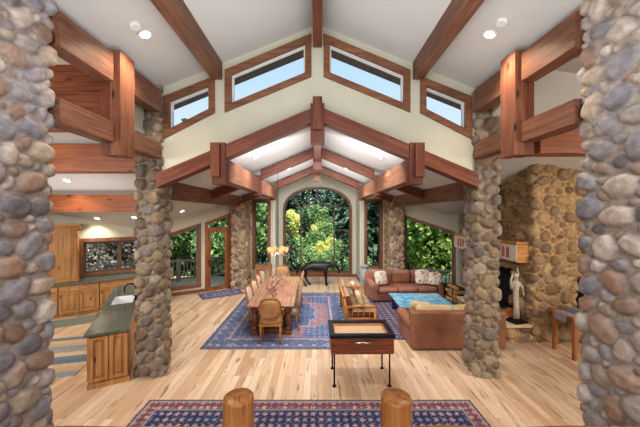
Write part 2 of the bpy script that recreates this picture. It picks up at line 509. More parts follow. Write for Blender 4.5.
def field(name, xs, ys, zf, mat, keep=None):
    X, Y = np.meshgrid(xs, ys); Z = zf(X, Y)
    v = np.stack([X, Y, Z], -1).reshape(-1, 3); nx = len(xs); ny = len(ys)
    I, J = np.meshgrid(np.arange(nx-1), np.arange(ny-1))
    f = np.stack([J*nx+I, (J+1)*nx+I, (J+1)*nx+I+1, J*nx+I+1], -1).reshape(-1, 4)
    if keep is not None:
        c = v[f].mean(1); f = f[keep(c[:, 0], c[:, 1])]
        used, inv = np.unique(f, return_inverse=True); v = v[used]; f = inv.reshape(-1, 4)
    me = np_mesh(name, v, f, False); me.materials.append(mat)
    o = bpy.data.objects.new(name, me); COL.objects.link(o)
    return tag(o, kind='structure')

field('ceiling_upper', np.array([-3.1, 0, 3.1]), np.array([-1.7, 5.2]), lambda x, y: ZU(x), M['ceil'])
field('ceiling_hall', np.array([-3.12, 0, 3.12]), np.array([5.14, 13.3]), lambda x, y: ZH(x), M['ceil'])
field('ceiling_left', np.linspace(-9.2, -3.05, 60), np.concatenate([[-1.7, 1.0, 4.299], np.linspace(4.301, 12.3, 81)]), ZL, M['ceil'], lambda x, y: (-0.551*(x+3.3)+0.835*(y-11.15)) < 0.22)
field('ceiling_right', np.linspace(3.05, 9.2, 60), np.linspace(-1.7, 12.3, 141), ZR, M['ceil'], lambda x, y: ((0.551*(x-3.3)+0.835*(y-11.15)) < 0.22) | ((x > 4.9) & (y < 10.2)))

# floor
fl = MB(); fl.box((-9.2, -1.7, -0.12), (9.2, 13.2, 0.0))
tag(fl.build('floor', M['floor']), kind='structure')

# ------------------------------------------------------------------ walls with openings
def wall_panel(name, org, ax, outer, holes, th, mat):
    """org 3d, ax horizontal unit vector along the wall; normal to the room is ax rotated; thickness goes away from room"""
    org = Vector(org); ax = Vector(ax).normalized()
    loops = [outer]+holes
    tri = geometry.tessellate_polygon([[Vector((a, b, 0)) for a, b in lp] for lp in loops])
    flat = [p for lp in loops for p in lp]
    nrm = th  # vector away from room
    vs = [org+ax*a+Vector((0, 0, b)) for a, b in flat]; n = len(vs)
    vs += [p+Vector(nrm) for p in vs]
    fs = [tuple(t) for t in tri]+[tuple(i+n for i in t)[::-1] for t in tri]
    b = 0
    for lp in loops:
        m = len(lp)
        for i in range(m):
            j = (i+1) % m
            fs.append((b+i, b+j, n+b+j, n+b+i))
        b += m
    mb = MB(); mb.add(vs, fs)
    o = mb.build(name, mat)
    bm = bmesh.new(); bm.from_mesh(o.data); bmesh.ops.recalc_face_normals(bm, faces=bm.faces); bm.to_mesh(o.data); bm.free()
    return tag(o, kind='structure')

def inset(poly, d):
    n = len(poly); out = []
    for i in range(n):
        p0 = Vector(poly[i-1]); p1 = Vector(poly[i]); p2 = Vector(poly[(i+1) % n])
        e1 = (p1-p0).normalized(); e2 = (p2-p1).normalized()
        n1 = Vector((-e1.y, e1.x)); n2 = Vector((-e2.y, e2.x))
        k = 1+n1.dot(n2)
        out.append(tuple(p1+(n1+n2)*(d/k)))
    return out

def ring(mb, org, ax, nv, outer, inner, d0, d1):
    """frame between two loops, from depth d0 to d1 along nv (towards the room is negative)"""
    n = len(outer); vs = []
    for d in (d0, d1):
        for lp in (outer, inner):
            vs += [org+ax*a+Vector((0, 0, b))+nv*d for a, b in lp]
    fs = []
    for i in range(n):
        j = (i+1) % n
        fs += [(i, j, n+j, n+i), (2*n+i, 3*n+i, 3*n+j, 2*n+j), (i, 2*n+i, 2*n+j, j), (n+i, n+j, 3*n+j, 3*n+i)]
    mb.add(vs, fs)

def fix(o):
    bm = bmesh.new(); bm.from_mesh(o.data); bmesh.ops.recalc_face_normals(bm, faces=bm.faces); bm.to_mesh(o.data); bm.free()
    return o

WIN = [0]
def window(org, ax, nv, poly, casing=0.09, sash=0.045, cmat=None, smat=None, bars=(), name=None, proud=0.03):
    """casing ring around the opening, sash, pane and bars. bars: list of ((a,b),(a,b),width)"""
    if name is None:
        WIN[0] += 1; name = 'window_%d' % WIN[0]
    org = Vector(org); ax = Vector(ax).normalized(); nv = Vector(nv).normalized()
    root = empty(name, (0, 0, 0), kind='structure')
    mb = MB(); ring(mb, org, ax, nv, inset(poly, -casing*0.55), inset(poly, casing*0.45), -proud, 0.13)
    fix(mb.build('window_frame', cmat or M['trimw'], root))
    a = inset(poly, casing*0.45); b = inset(a, sash)
    mb = MB(); ring(mb, org, ax, nv, a, b, 0.05, 0.11)
    fix(mb.build('window_sash', smat or M['greysash'], root))
    if bars:
        mb = MB()
        for q0, q1, w in bars:
            p0 = org+ax*q0[0]+Vector((0, 0, q0[1]))+nv*0.08; p1 = org+ax*q1[0]+Vector((0, 0, q1[1]))+nv*0.08
            d = (p1-p0).normalized(); s = d.cross(nv)*(w/2)
            e = nv*0.025
            mb.add([p0-s-e, p0+s-e, p0+s+e, p0-s+e, p1-s-e, p1+s-e, p1+s+e, p1-s+e], [(3,2,1,0),(4,5,6,7),(0,1,5,4),(1,2,6,5),(2,3,7,6),(3,0,4,7)])
        fix(mb.build('glazing_bar', smat or M['greysash'], root))
    mb = MB(); c = inset(a, sash*0.5)
    mb.add([org+ax*p+Vector((0, 0, q))+nv*0.085 for p, q in c], [tuple(range(len(c)))])
    mb.build('window_pane', M['glass'], root)
    return root

# --- clerestory wall over the first truss
YC = 5.12
def mir(p): return [(-a, b) for a, b in p][::-1]
winA = [(-1.60, 4.80), (-0.17, 5.39), (-0.17, 6.03), (-1.60, 5.43)]      # tall slanted pair beside the ridge
winB = [(-2.71, 4.33), (-1.90, 4.74), (-1.90, 5.27), (-2.71, 4.95)]
holes = [winA, mir(winA), winB, mir(winB)]
outer = [(-2.86, 3.52), (0, 4.70), (2.86, 3.52), (2.86, 5.16), (0, 6.33), (-2.86, 5.16)]
wall_panel('wall_clerestory', (0, YC, 0), (1, 0, 0), outer, holes, (0, 0.16, 0), M['wall'])
for h in (winA, mir(winA), winB, mir(winB)):
    window((0, YC, 0), (1, 0, 0), (0, 1, 0), h, 0.11, 0.03, M['trimw'], M['whitesash'])
# outside eave above those windows
mb = MB()
for s in (-1, 1):
    mb.prism([(0, 6.34), (s*3.6, 6.34-0.407*3.6), (s*3.6, 6.19-0.407*3.6), (0, 6.19)] if s < 0 else [(0, 6.19), (s*3.6, 6.19-0.407*3.6), (s*3.6, 6.34-0.407*3.6), (0, 6.34)], 5.30, 5.80, 'y')
tag(mb.build('trim_eave', M['soffit']), kind='structure')

# --- far wall of the hall
YB = 13.1
def arch(hw, z0, zs, za, n=18):
    pts = [(-hw, z0), (hw, z0)]
    for i in range(n+1):
        t = PI*i/n
        # flattened arc
        x = hw*math.cos(t); z = zs+(za-zs)*(math.sin(t)**0.85)
        pts.append((x, z))
    return pts
ARC = arch(1.55, 0.18, 3.02, 4.1)
wall_panel('wall_far', (0, YB, 0), (1, 0, 0), [(-1.84, 0), (1.84, 0), (1.84, 4.4), (0, 4.95), (-1.84, 4.4)], [ARC], (0, 0.18, 0), M['wall'])
bars = [((0.0, 3.34), (0, 4.1), 0.05)]
for s in (-1, 1):
    bars += [((s*0.77, 0.2), (s*0.77, 3.16), 0.06), ((s*0.77, 2.14), (s*1.55, 2.14), 0.05), ((s*0.77, 1.2), (s*1.55, 1.2), 0.05)]
k = [(0.77*math.cos(PI*i/8), 3.14+0.21*math.sin(PI*i/8)) for i in range(9)]
bars += [(k[i], k[i+1], 0.06) for i in range(8)]
bars += [((0.77, 3.14), (1.3, 3.6), 0.04), ((-0.77, 3.14), (-1.3, 3.6), 0.04)]
window((0, YB, 0), (1, 0, 0), (0, 1, 0), ARC, 0.075, 0.05, M['trimw'], M['darkframe'], bars)
YN = 12.02
for s, nm in ((-1, 'left'), (1, 'right')):
    # return between arch wall and narrow window wall
    mb = MB(); mb.box((min(s*1.78, s*1.90), YN, 0), (max(s*1.78, s*1.90), YB+0.1, 4.4)); tag(mb.build('wall_return_'+nm, M['wall']), kind='structure')
    W = [(2.02, 0.62), (2.70, 0.62), (2.70, 3.46), (2.02, 3.46)]
    o = [(1.91, 0), (3.3, 0), (3.3, 3.7), (1.91, 4.2)]
    if s < 0: W = mir(W); o = mir(o)
    wall_panel('wall_narrow_'+nm, (0, YN, 0), (1, 0, 0), o, [W], (0, 0.16, 0), M['wall'])
    window((0, YN, 0), (1, 0, 0), (0, 1, 0), W, 0.10, 0.05, M['trimw'], M['darkframe'])

# --- diagonal wing walls
DL = Vector((-0.835, -0.551, 0)); DL.normalize()
OL = Vector((-3.3, 11.15, 0))
NL = Vector((-0.551, 0.835, 0)); NL.normalize()     # away from the room
DR = Vector((0.835, -0.551, 0)); DR.normalize()
OR = Vector((3.3, 11.15, 0)); NR = Vector((0.551, 0.835, 0)); NR.normalize()
doorP = [(0.14, 0.0), (1.0, 0.0), (1.0, 2.52), (0.14, 2.86)]
winL = [(1.24, 0.25), (2.5, 0.25), (2.5, 2.06), (1.24, 2.48)]
winK = [(2.85, 1.02), (4.6, 1.02), (4.6, 2.08), (2.85, 2.08)]
wall_panel('wall_left_diagonal', OL, DL, [(-0.3, 0), (6.4, 0), (6.4, 5.2), (-0.3, 5.2)], [doorP[:1]+[(1.0, 0.001)]+doorP[2:] if False else [(0.14, 0.02), (1.0, 0.02), (1.0, 2.52), (0.14, 2.86)], winL, winK], NL*0.18, M['wall'])
winR = [(0.10, 0.3), (1.86, 0.3), (1.86, 2.22), (0.10, 2.80)]
wall_panel('wall_right_diagonal', OR, DR, [(-0.3, 0), (1.98, 0), (1.98, 5.2), (-0.3, 5.2)], [winR], NR*0.18, M['wall'])
window(OL, DL, NL, winL, 0.10, 0.05, M['trimw'], M['greysash'])
window(OL, DL, NL, winK, 0.11, 0.06, M['trimw'], M['darkframe'], [((3.66, 1.05), (3.66, 2.05), 0.12)])
window(OR, DR, NR, winR, 0.09, 0.04, M['trimw'], M['darkframe'])
mb = MB(); mb.box((4.97, 10.03, 0), (8.62, 10.2, 5.2)); tag(mb.build('wall_right_rear', M['wall']), kind='structure')
for nm, x0 in (('left', -8.8), ('right', 8.62)):
    mb = MB(); mb.box((x0, -1.7, 0), (x0+0.18, 7.9 if nm == 'left' else 10.2, 5.4)); tag(mb.build('wall_'+nm, M['wall']), kind='structure')
mb = MB(); mb.box((-8.8, -1.85, 0), (8.8, -1.7, 6.6)); tag(mb.build('wall_back', M['wall']), kind='structure')
for s, nm in ((-1, 'left'), (1, 'right')):
    # strip closing the gap between wing roofs and the upper roof
    ys = np.linspace(-1.7, 5.3, 30); zf = ZL if s < 0 else ZR
    vs = []; fs = []
    for y in ys:
        vs += [(s*3.06, y, float(zf(s*3.06, y))-0.01), (s*3.06, y, 5.14)]
    for i in range(len(ys)-1): fs.append((2*i, 2*i+2, 2*i+3, 2*i+1))
    mb = MB(); mb.add(vs, fs); tag(mb.build('wall_upper_'+nm, M['wall']), kind='structure')

# door with transom
def make_door():
    root = empty('door_1', (0, 0, 0), kind='structure')
    mb = MB(); P = [(0.14, 0.005), (1.0, 0.005), (1.0, 2.52), (0.14, 2.86)]
    ring(mb, OL, DL, NL, inset(P, -0.05), inset(P, 0.05), -0.03, 0.13)
    fix(mb.build('door_frame', M['doorw'], root))
    mb = MB(); q = [(0.19, 2.30), (0.95, 2.30), (0.95, 2.38), (0.19, 2.38)]
    mb.add([OL+DL*a+Vector((0, 0, b))+NL*d for d in (-0.02, 0.12) for a, b in q], [(0,1,2,3),(7,6,5,4),(0,4,5,1),(1,5,6,2),(2,6,7,3),(3,7,4,0)])
    fix(mb.build('transom_bar', M['doorw'], root))
    mb = MB(); D = [(0.20, 0.02), (0.94, 0.02), (0.94, 2.29), (0.20, 2.29)]
    ring(mb, OL, DL, NL, D, inset(D, 0.11), 0.04, 0.09)
    leaf = fix(mb.build('door_leaf', M['doorw'], root))
    mb = MB(); c = inset(D, 0.10); mb.add([OL+DL*a+Vector((0, 0, b))+NL*0.065 for a, b in c], [(0, 1, 2, 3)])
    mb.build('door_pane', M['glass'], leaf)
    mb = MB(); c = [(0.18, 2.38), (0.96, 2.38), (0.96, 2.50), (0.18, 2.80)]
    mb.add([OL+DL*a+Vector((0, 0, b))+NL*0.065 for a, b in c], [(0, 1, 2, 3)])
    mb.build('transom_pane', M['glass'], root)
    mb = MB(); p = OL+DL*0.87+NL*0.03+Vector((0, 0, 1.02))
    mb.tube([p, p-NL*0.06], 0.012); mb.tube([p-NL*0.06, p-NL*0.06-DL*0.12], 0.011)
    mb.tube([p+Vector((0, 0, -0.14)), p+Vector((0, 0, 0.14))], 0.02, flat=0.4)
    mb.build('door_handle', M['black'], leaf)
make_door()

# baseboards
def strip(name, p0, p1, nv, h=0.12, th=0.022, mat=None):
    p0 = Vector(p0); p1 = Vector(p1); nv = Vector(nv)*th
    mb = MB(); u = Vector((0, 0, h))
    mb.add([p0, p1, p1+nv, p0+nv, p0+u, p1+u, p1+nv+u, p0+nv+u], [(3,2,1,0),(4,5,6,7),(0,1,5,4),(1,2,6,5),(2,3,7,6),(3,0,4,7)])
    return tag(fix(mb.build(name, mat or M['trimw'])), kind='structure')
strip('baseboard_far', (-1.77, YB, 0), (1.77, YB, 0), (0, -1, 0))
for s, nm in ((-1, 'left'), (1, 'right')):
    strip('baseboard_return_'+nm, (s*1.78, YN, 0), (s*1.78, YB-0.02, 0), (-s, 0, 0))
    strip('baseboard_narrow_'+nm, (s*1.76, YN, 0), (s*2.72, YN, 0), (0, -1, 0))
strip('baseboard_left', OL+DL*1.06, OL+DL*2.6, -NL)
strip('baseboard_right', OR+DR*0.0, OR+DR*1.9, -NR)

# ------------------------------------------------------------------ stone columns
def column(x0, x1, y0, y1, z1, seed, pal, mat, res, label, mortar=(168,156,146), **kw):
    o = stone_shell('stone_column', x0, x1, y0, y1, 0, z1, seed, mat, pal, res, mortar=mortar, **kw)
    return tag(o, label, 'column', None, 'thing')
column(-3.37, -2.805, 2.44, 3.02, 5.14, 1, PAL_COOL*0.88, M['stone_cool'], 0.0135, 'big river-stone column at the kitchen-side end of the log railing, cropped by the picture edge', (178,168,164), rads=(.112,.094,.076,.058,.04))
column(2.812, 3.37, 2.44, 3.05, 5.14, 2, PAL_COOL*0.88, M['stone_cool'], 0.0135, 'big river-stone column at the fireplace-side end of the log railing, cropped by the picture edge', (178,168,160), rads=(.112,.094,.076,.058,.04))
column(-3.215, -2.80, 5.03, 5.45, 5.16, 3, PAL_MID*0.72, M['stone'], 0.015, 'tall stone column standing beside the kitchen island', (150,136,118))
column(2.825, 3.21, 5.03, 5.48, 5.16, 4, PAL_MID*0.78, M['stone'], 0.015, 'tall stone column standing behind the game table beside the brown leather loveseat', (160,144,124))
column(-3.32, -2.82, 10.9, 11.98, 3.4, 5, PAL_WARM*0.8, M['stone'], 0.026, 'stone column between the glass patio door and the narrow window')
column(2.82, 3.32, 10.9, 11.98, 3.4, 6, PAL_WARM*0.8, M['stone'], 0.026, 'stone column behind the three-seat leather sofa, by the big side window')

# ------------------------------------------------------------------ roof timbers
def truss(y, label, th=0.2):
    root = empty('timber_truss', (0, y, 3.5), 0, label, 'roof truss', 'gable trusses under the hall ceiling')
    sl = 0.42; top = 4.76; vh = 0.25
    L = 2.90
    for s in (-1, 1):
        # rafter between king and queen and from queen to wall
        for a, b in ((0.11, 1.585), (1.815, 2.9 if y > 6 else 2.78)):
            za = top-sl*a-vh/2; zb = top-sl*b-vh/2
            beam('rafter', (s*a, y, za), (s*b, y, zb), th, vh*0.92, M['beam'], root, plumb=True)
        q = beam('queen_post', (s*1.70, y, 3.40), (s*1.70, y, 4.12 if y < 6 else 3.96), 0.225, 0.24, M['beam'], root, up=(0, 1, 0))
        beam('post_plate', (s*1.735, y-0.16, 3.52), (s*1.735, y-0.16, 4.10 if y < 6 else 3.94), 0.155, 0.07, M['beam'], root, up=(0, 1, 0))
    beam('king_post', (0, y, 4.12), (0, y, 4.79 if y < 6 else 4.68), 0.24, 0.24, M['beam'], root, up=(0, 1, 0))
    beam('post_plate', (0, y-0.16, 4.32), (0, y-0.16, 4.88 if y < 6 else 4.66), 0.16, 0.07, M['beam'], root, up=(0, 1, 0))
    return root
TY = (5.0, 8.0, 10.95)
truss(TY[0], 'gable truss of brown timber directly under the clerestory wall')
truss(TY[1], 'middle gable truss of brown timber over the dining table')
truss(TY[2], 'last gable truss of brown timber before the arched window')
for i in range(2):
    where = ('between the clerestory truss and the middle truss', 'between the middle truss and the truss before the arched window')[i]
    for s, nm in ((-1, 'kitchen'), (1, 'fireplace')):
        o = beam('purlin', (s*1.74, TY[i]+0.16, 3.68), (s*1.74, TY[i+1]-0.24, 3.68), 0.26, 0.40, M['beam_lit'])
        tag(o, 'short timber purlin %s, %s side' % (where, nm), 'beam', 'lower purlins', 'thing')
    o = beam('ridge_beam', (0, TY[i]+0.15, 4.52), (0, TY[i+1]-0.22, 4.52), 0.16, 0.36, M['beam'])
    tag(o, 'timber ridge beam %s' % where, 'beam', None, 'thing')
o = beam('ridge_beam', (0, -1.6, 6.06), (0, YC-0.02, 6.06), 0.15, 0.38, M['beam']); tag(o, 'timber ridge beam at the peak of the upper ceiling', 'beam', None, 'thing')
for s, nm in ((-1, 'kitchen'), (1, 'fireplace')):
    o = beam('purlin', (s*1.79, -1.6, 5.47), (s*1.79, YC-0.03, 5.47), 0.18, 0.36, M['beam_lit'])
    tag(o, 'long timber purlin on the upper ceiling slope, %s side' % nm, 'beam', None, 'thing')
    o = beam('header_beam', (s*3.05, 5.56, 3.41), (s*3.05, 10.84, 3.41), 0.2, 0.46, M['beam_lit'])
    tag(o, 'header beam from the tall column to the window-side column, %s side' % nm, 'beam', None, 'thing')
    for z, h, nm2 in ((4.86, 0.38, 'upper'), (3.99, 0.27, 'lower')):
        for k, (a, b, wh) in enumerate(((3.03, 3.82, 'big column and the hanging post'), (4.14, 4.98, 'hanging post and the tall column'))):
            o = beam('tie_beam', (s*2.83, a, z), (s*2.83, b, z), 0.2, h, M['beam_lit'])
            tag(o, '%s beam between the %s, %s side' % (nm2, wh, nm), 'beam', None, 'thing')
    r = empty('hanging_post', (s*2.81, 3.98, 3.68), 0, 'hanging timber post carrying two crossing beams, %s side' % nm, 'post', None, 'thing')
    beam('post_face', (s*2.72, 3.98, 3.69), (s*2.72, 3.98, 5.10), 0.14, 0.30, M['post'], r, up=(0, 1, 0))
    beam('post_back', (s*2.87, 3.99, 3.70), (s*2.87, 3.99, 5.06), 0.15, 0.24, M['beam'], r, up=(0, 1, 0))
# wing timbers
o = beam('cross_beam', (3.03, 4.0, 3.88), (8.5, 4.0, 3.88), 0.26, 0.32, M['beam_orange']); tag(o, 'orange-brown cross beam running from the hanging post towards the fireplace wing', 'beam', None, 'thing')
o = beam('cross_beam', (-3.28, 5.3, 3.91), (-8.5, 5.3, 3.91), 0.30, 0.50, M['beam_orange']); tag(o, 'thick orange-brown cross beam above the kitchen, starting at the tall column', 'beam', None, 'thing')
o = beam('cross_beam', (-3.85, 7.0, 3.15), (-8.5, 7.0, 3.15), 0.22, 0.42, M['beam_orange']); tag(o, 'orange-brown cross beam low on the kitchen ceiling, next to the cabinet wall', 'beam', None, 'thing')
mb = MB()
for k in range(7):
    z = 4.12+k*0.15; mb.box((-7.5, 4.25, z), (-3.08, 4.29, z+0.146))
o = mb.build('wall_planked_gable', M['plank']); tag(o, kind='structure')

# ------------------------------------------------------------------ fireplace mass
def chim_top(x, y): return ZR(x, y)+0.03
ch = stone_shell('stone_chimney', 4.87, 7.6, 6.4, 9.55, 0, 4.7, 11, M['stone'], PAL_WARM*0.8, 0.02, depth=1.2, mortar=(188,158,120), rads=(.125,.10,.08,.06,.042),
                 hole=lambda c: (c[:, 0] < 4.99) & (c[:, 1] > 7.12) & (c[:, 1] < 8.9) & (c[:, 2] > 0.40) & (c[:, 2] < 1.52), top=chim_top)
tag(ch, 'wide golden-brown stone chimney with a dark firebox opening', 'chimney', None, 'thing')
mb = MB()
x0, x1, ya, yb, za, zb = 4.88, 5.45, 7.14, 8.88, 0.42, 1.50
mb.add([(x0,ya,za),(x1,ya,za),(x1,yb,za),(x0,yb,za),(x0,ya,zb),(x1,ya,zb),(x1,yb,zb),(x0,yb,zb)], [(0,1,2,3),(7,6,5,4),(0,4,5,1),(2,6,7,3),(1,5,6,2)])
mb.build('firebox', M['firebrick'], ch)
mb = MB(); 
mb.box((4.845, 7.10, 1.46), (4.885, 8.92, 1.54)); mb.box((4.845, 7.10, 0.40), (4.885, 7.17, 1.54)); mb.box((4.845, 8.85, 0.40), (4.885, 8.92, 1.54))
pts = [(4.83, 7.2+0.8*k/12*2, 0.75+0.62*math.sin(PI*k/12)) for k in range(13)]
mb.tube(pts, 0.016, 6)
for k in range(1, 12, 2): mb.tube([(4.83, 7.2+0.8*k/12*2, 0.42), pts[k]], 0.008, 5)
mb.build('fire_screen', M['black'], ch)
he = stone_shell('stone_hearth', 4.28, 4.84, 6.43, 8.6, 0, 0.33, 12, M['stone'], PAL_WARM, 0.022, mortar=(176,150,120), rads=(.12,.09,.06,.04))
tag(he, 'low raised hearth of fieldstone in front of the firebox', 'hearth', None, 'thing')
mb = MB(); mb.box((4.22, 6.38, 0.335), (4.845, 8.65, 0.39)); mb.build('hearth_slab', M['slab'], he, bevel=0.012)
# mantel: a painted box beam
mt = empty('mantel', (4.7, 8.0, 1.77), 0, 'painted wooden mantel box on the stone chimney above the firebox', 'mantel')
mb = MB(); mb.box((-0.14, -1.48, 0.0), (0.155, 1.46, 0.42)); mb.build('mantel_box', M['mantelw'], mt, bevel=0.01)
mb = MB(); mb.box((-0.18, -1.52, 0.425), (0.158, 1.5, 0.48)); mb.build('mantel_shelf', M['mantelw'], mt, bevel=0.008)
M['cream'] = plain('cream_paint', srgb(214, 204, 192), 0.7, 0.1, 8)
M['redpaint'] = plain('red_paint', srgb(176, 104, 92), 0.7, 0.3, 14)
mb = MB(); mb.box((-0.158, -1.48, 0.03), (-0.142, 1.46, 0.40)); mb.build('painted_front', M['cream'], mt)
for c in (-0.95, 0.0, 0.95):
    mb = MB()
    for k in range(4):
        y = c-0.24+k*0.16
        mb.prism([(y-0.05, 0.08), (y+0.05, 0.08), (y+0.05, 0.30), (y, 0.35), (y-0.05, 0.30)], -0.166, -0.159, 'x')
    mb.build('painted_motif', M['redpaint'], mt)

# metal sculpture on the hearth
M['palemetal'] = plain('pale_bronze', srgb(206, 194, 176), 0.45, 0.2, 14, 0.15, bump=0.4, bscale=30)
sc_ = empty('figure_sculpture', (4.60, 6.60, 0.39), R(15), 'slender pale metal figure sculpture on a stepped dark base on the hearth', 'sculpture')
mb = MB(); mb.box((-0.17, -0.15, 0), (0.17, 0.15, 0.05)); mb.box((-0.12, -0.11, 0.05), (0.12, 0.11, 0.09)); mb.build('sculpture_base', M['iron'], sc_, bevel=0.008)
mb = MB()
mb.tube([(0, 0, 0.09), (0.01, 0, 0.4), (-0.01, 0, 0.75), (0.0, 0, 0.92), (0, 0, 0.98)], [0.075, 0.055, 0.06, 0.085, 0.04], 10)
mb.ball((0, 0, 1.06), (0.05, 0.055, 0.075))
mb.tube([(-0.07, 0, 0.92), (-0.17, -0.02, 0.80), (-0.2, -0.04, 0.98), (-0.12, -0.03, 1.16)], [0.035, 0.028, 0.024, 0.015], 8)
mb.tube([(0.07, 0, 0.92), (0.17, -0.02, 0.78), (0.15, -0.06, 0.60)], [0.035, 0.028, 0.02], 8)
mb.tube([(0.05, 0.02, 0.94), (0.12, 0.04, 1.1), (0.06, 0.03, 1.26)], [0.02, 0.02, 0.008], 8)
mb.build('figure', M['palemetal'], sc_, smooth=True)

M['copper'] = plain('copper', srgb(214, 140, 80), 0.35, 0.15, 12, 0.7)
cb = empty('copper_bucket', (4.70, 7.0, 0.391), 0, 'small copper bucket on the hearth behind the pale sculpture', 'bucket')
mb = MB(); mb.lathe([(0.07, 0), (0.075, 0.01), (0.095, 0.17), (0.10, 0.18), (0.09, 0.18), (0.07, 0.02)], n=18); mb.build('bucket_body', M['copper'], cb, smooth=True)
mb = MB(); mb.tube([(0.095*math.cos(PI*k/10), 0, 0.17+0.10*math.sin(PI*k/10)) for k in range(11)], 0.006, 6); mb.build('handle', M['black'], cb)
# firewood beside the hearth
fw = empty('log_rack', (4.5, 9.15, 0), R(8), 'black iron log rack by the hearth end under the side window', 'log rack')
mb = MB()
for y in (-0.2, 0.2):
    mb.tube([(-0.32, y, 0.55), (-0.32, y, 0.06), (0.32, y, 0.06), (0.32, y, 0.55)], 0.014, 6)
    for x in (-0.3, 0.3): mb.tube([(x, y, 0), (x, y, 0.06)], 0.014, 6)
for x in (-0.32, 0.32): mb.tube([(x, -0.2, 0.06), (x, 0.2, 0.06)], 0.012, 6)
mb.build('rack_frame', M['black'], fw)
rnd = random.Random(3)
lab = ['split firewood log in the bottom row of the rack', 'split firewood log in the second row of the rack', 'split firewood log in the third row of the rack', 'split firewood log at the top of the rack']
pitch = 0.148
for row, nn in enumerate((4, 3, 4, 3)):
    for k in range(nn):
        x = (k-(nn-1)/2)*pitch; z = 0.15+row*0.130; r = 0.066+rnd.random()*0.006
        n = 7; po = [(r*math.cos(2*PI*q/n+rnd.random()*0.3)*rnd.uniform(.86, 1), r*math.sin(2*PI*q/n)*rnd.uniform(.86, 1)) for q in range(n)]
        mb = MB(); mb.prism(po, -0.22, 0.22, 'y')
        c = Matrix.Rotation(R(8), 4, 'Z') @ Vector((x, rnd.uniform(-.03, .03), z))
        o = mb.build('firewood_log', M['cutwood'] if rnd.random() < 0.7 else M['bark'], loc=(4.5+c.x, 9.15+c.y, c.z), rot=(0, 0, R(8)))
        tag(o, lab[row], 'firewood', 'firewood in the rack row %s' % ('one', 'two', 'three', 'four')[row])
cs_ = empty('candle_stand', (4.02, 9.05, 0), 0, 'thin black metal stand holding a green glass hurricane, beside the sofa arm', 'candle stand')
mb = MB(); mb.lathe([(0.12, 0), (0.12, 0.015), (0.02, 0.03), (0.012, 0.06), (0.012, 0.6), (0.05, 0.64), (0.09, 0.66), (0.09, 0.68)], n=14); mb.build('stand', M['black'], cs_)
M['greenglass'] = plain('green_glass', srgb(96, 140, 128), 0.12, 0.1, 8)
mb = MB(); mb.lathe([(0.05, 0.682), (0.075, 0.72), (0.07, 0.84), (0.055, 0.87), (0.05, 0.87), (0.065, 0.82), (0.06, 0.72)], n=14); mb.build('hurricane_glass', M['greenglass'], cs_, smooth=True)

# urn
ur = empty('floor_urn', (1.72, 10.35, 0), 0, 'tall grey ceramic floor urn standing beside the three-seat sofa', 'urn')
mb = MB(); mb.lathe([(0.12, 0), (0.13, 0.03), (0.17, 0.3), (0.20, 0.55), (0.19, 0.74), (0.12, 0.86), (0.10, 0.93), (0.15, 1.0), (0.15, 1.02), (0.12, 1.02), (0.08, 0.93)], n=24)
mb.build('urn_body', M['urn'], ur, smooth=True)
for s in (-1, 1):
    mb = MB(); mb.tube([(s*0.11, 0, 0.93), (s*0.2, 0, 0.92), (s*0.24, 0, 0.8), (s*0.185, 0, 0.70)], 0.02, 8); mb.build('urn_handle', M['urn'], ur, smooth=True)

# ------------------------------------------------------------------ kitchen
def kroot(name, t, off, label, cat, group=None, z=0.0):
    """local x runs along the diagonal wall (towards the far left), local -y... y=0 is the front, +y towards the wall"""
    p = OL+DL*t-NL*off
    ang = math.atan2(-DL.y, -DL.x)
    return empty(name, (p.x, p.y, z), ang, label, cat, group)
def panel_door(mb, x0, x1, z0, z1, y=0.0, st=0.055):
    """frame-and-panel door slab in front of y (towards -y)"""
    mb.box((x0, y-0.03, z0), (x0+st, y, z1)); mb.box((x1-st, y-0.03, z0), (x1, y, z1))
    mb.box((x0+st, y-0.028, z0), (x1-st, y, z0+st)); mb.box((x0+st, y-0.028, z1-st), (x1-st, y, z1))
    mb.box((x0+st, y-0.002, z0+st), (x1-st, y, z1-st))
    a = 0.04; b_ = 0.012
    mb.box((x0+st+b_, y-0.006, z0+st+b_), (x1-st-b_, y-0.002, z1-st-b_)); mb.box((x0+st+a, y-0.022, z0+st+a), (x1-st-a, y-0.006, z1-st-a))
def knob(parent, x, y, z):
    mb = MB(); mb.M = Matrix.Translation((x, y, z)) @ Matrix.Rotation(R(90), 4, 'X'); mb.lathe([(0.006, 0), (0.006, 0.012), (0.014, 0.018), (0.012, 0.028)], n=10); mb.build('knob', M['black'], parent, smooth=True)
units = [(2.30, 3.20, 'doors', 'knotty alder base cabinet next to the tall column'), (3.21, 4.11, 'doors', 'knotty alder base cabinet under the kitchen window mullion'),
         (4.12, 5.02, 'doors', 'knotty alder base cabinet between the drawers and the window cabinet'), (5.03, 5.80, 'drawers', 'knotty alder drawer base cabinet below the tall hutch'),
         (5.81, 6.25, 'doors', 'knotty alder base cabinet in the far kitchen corner')]
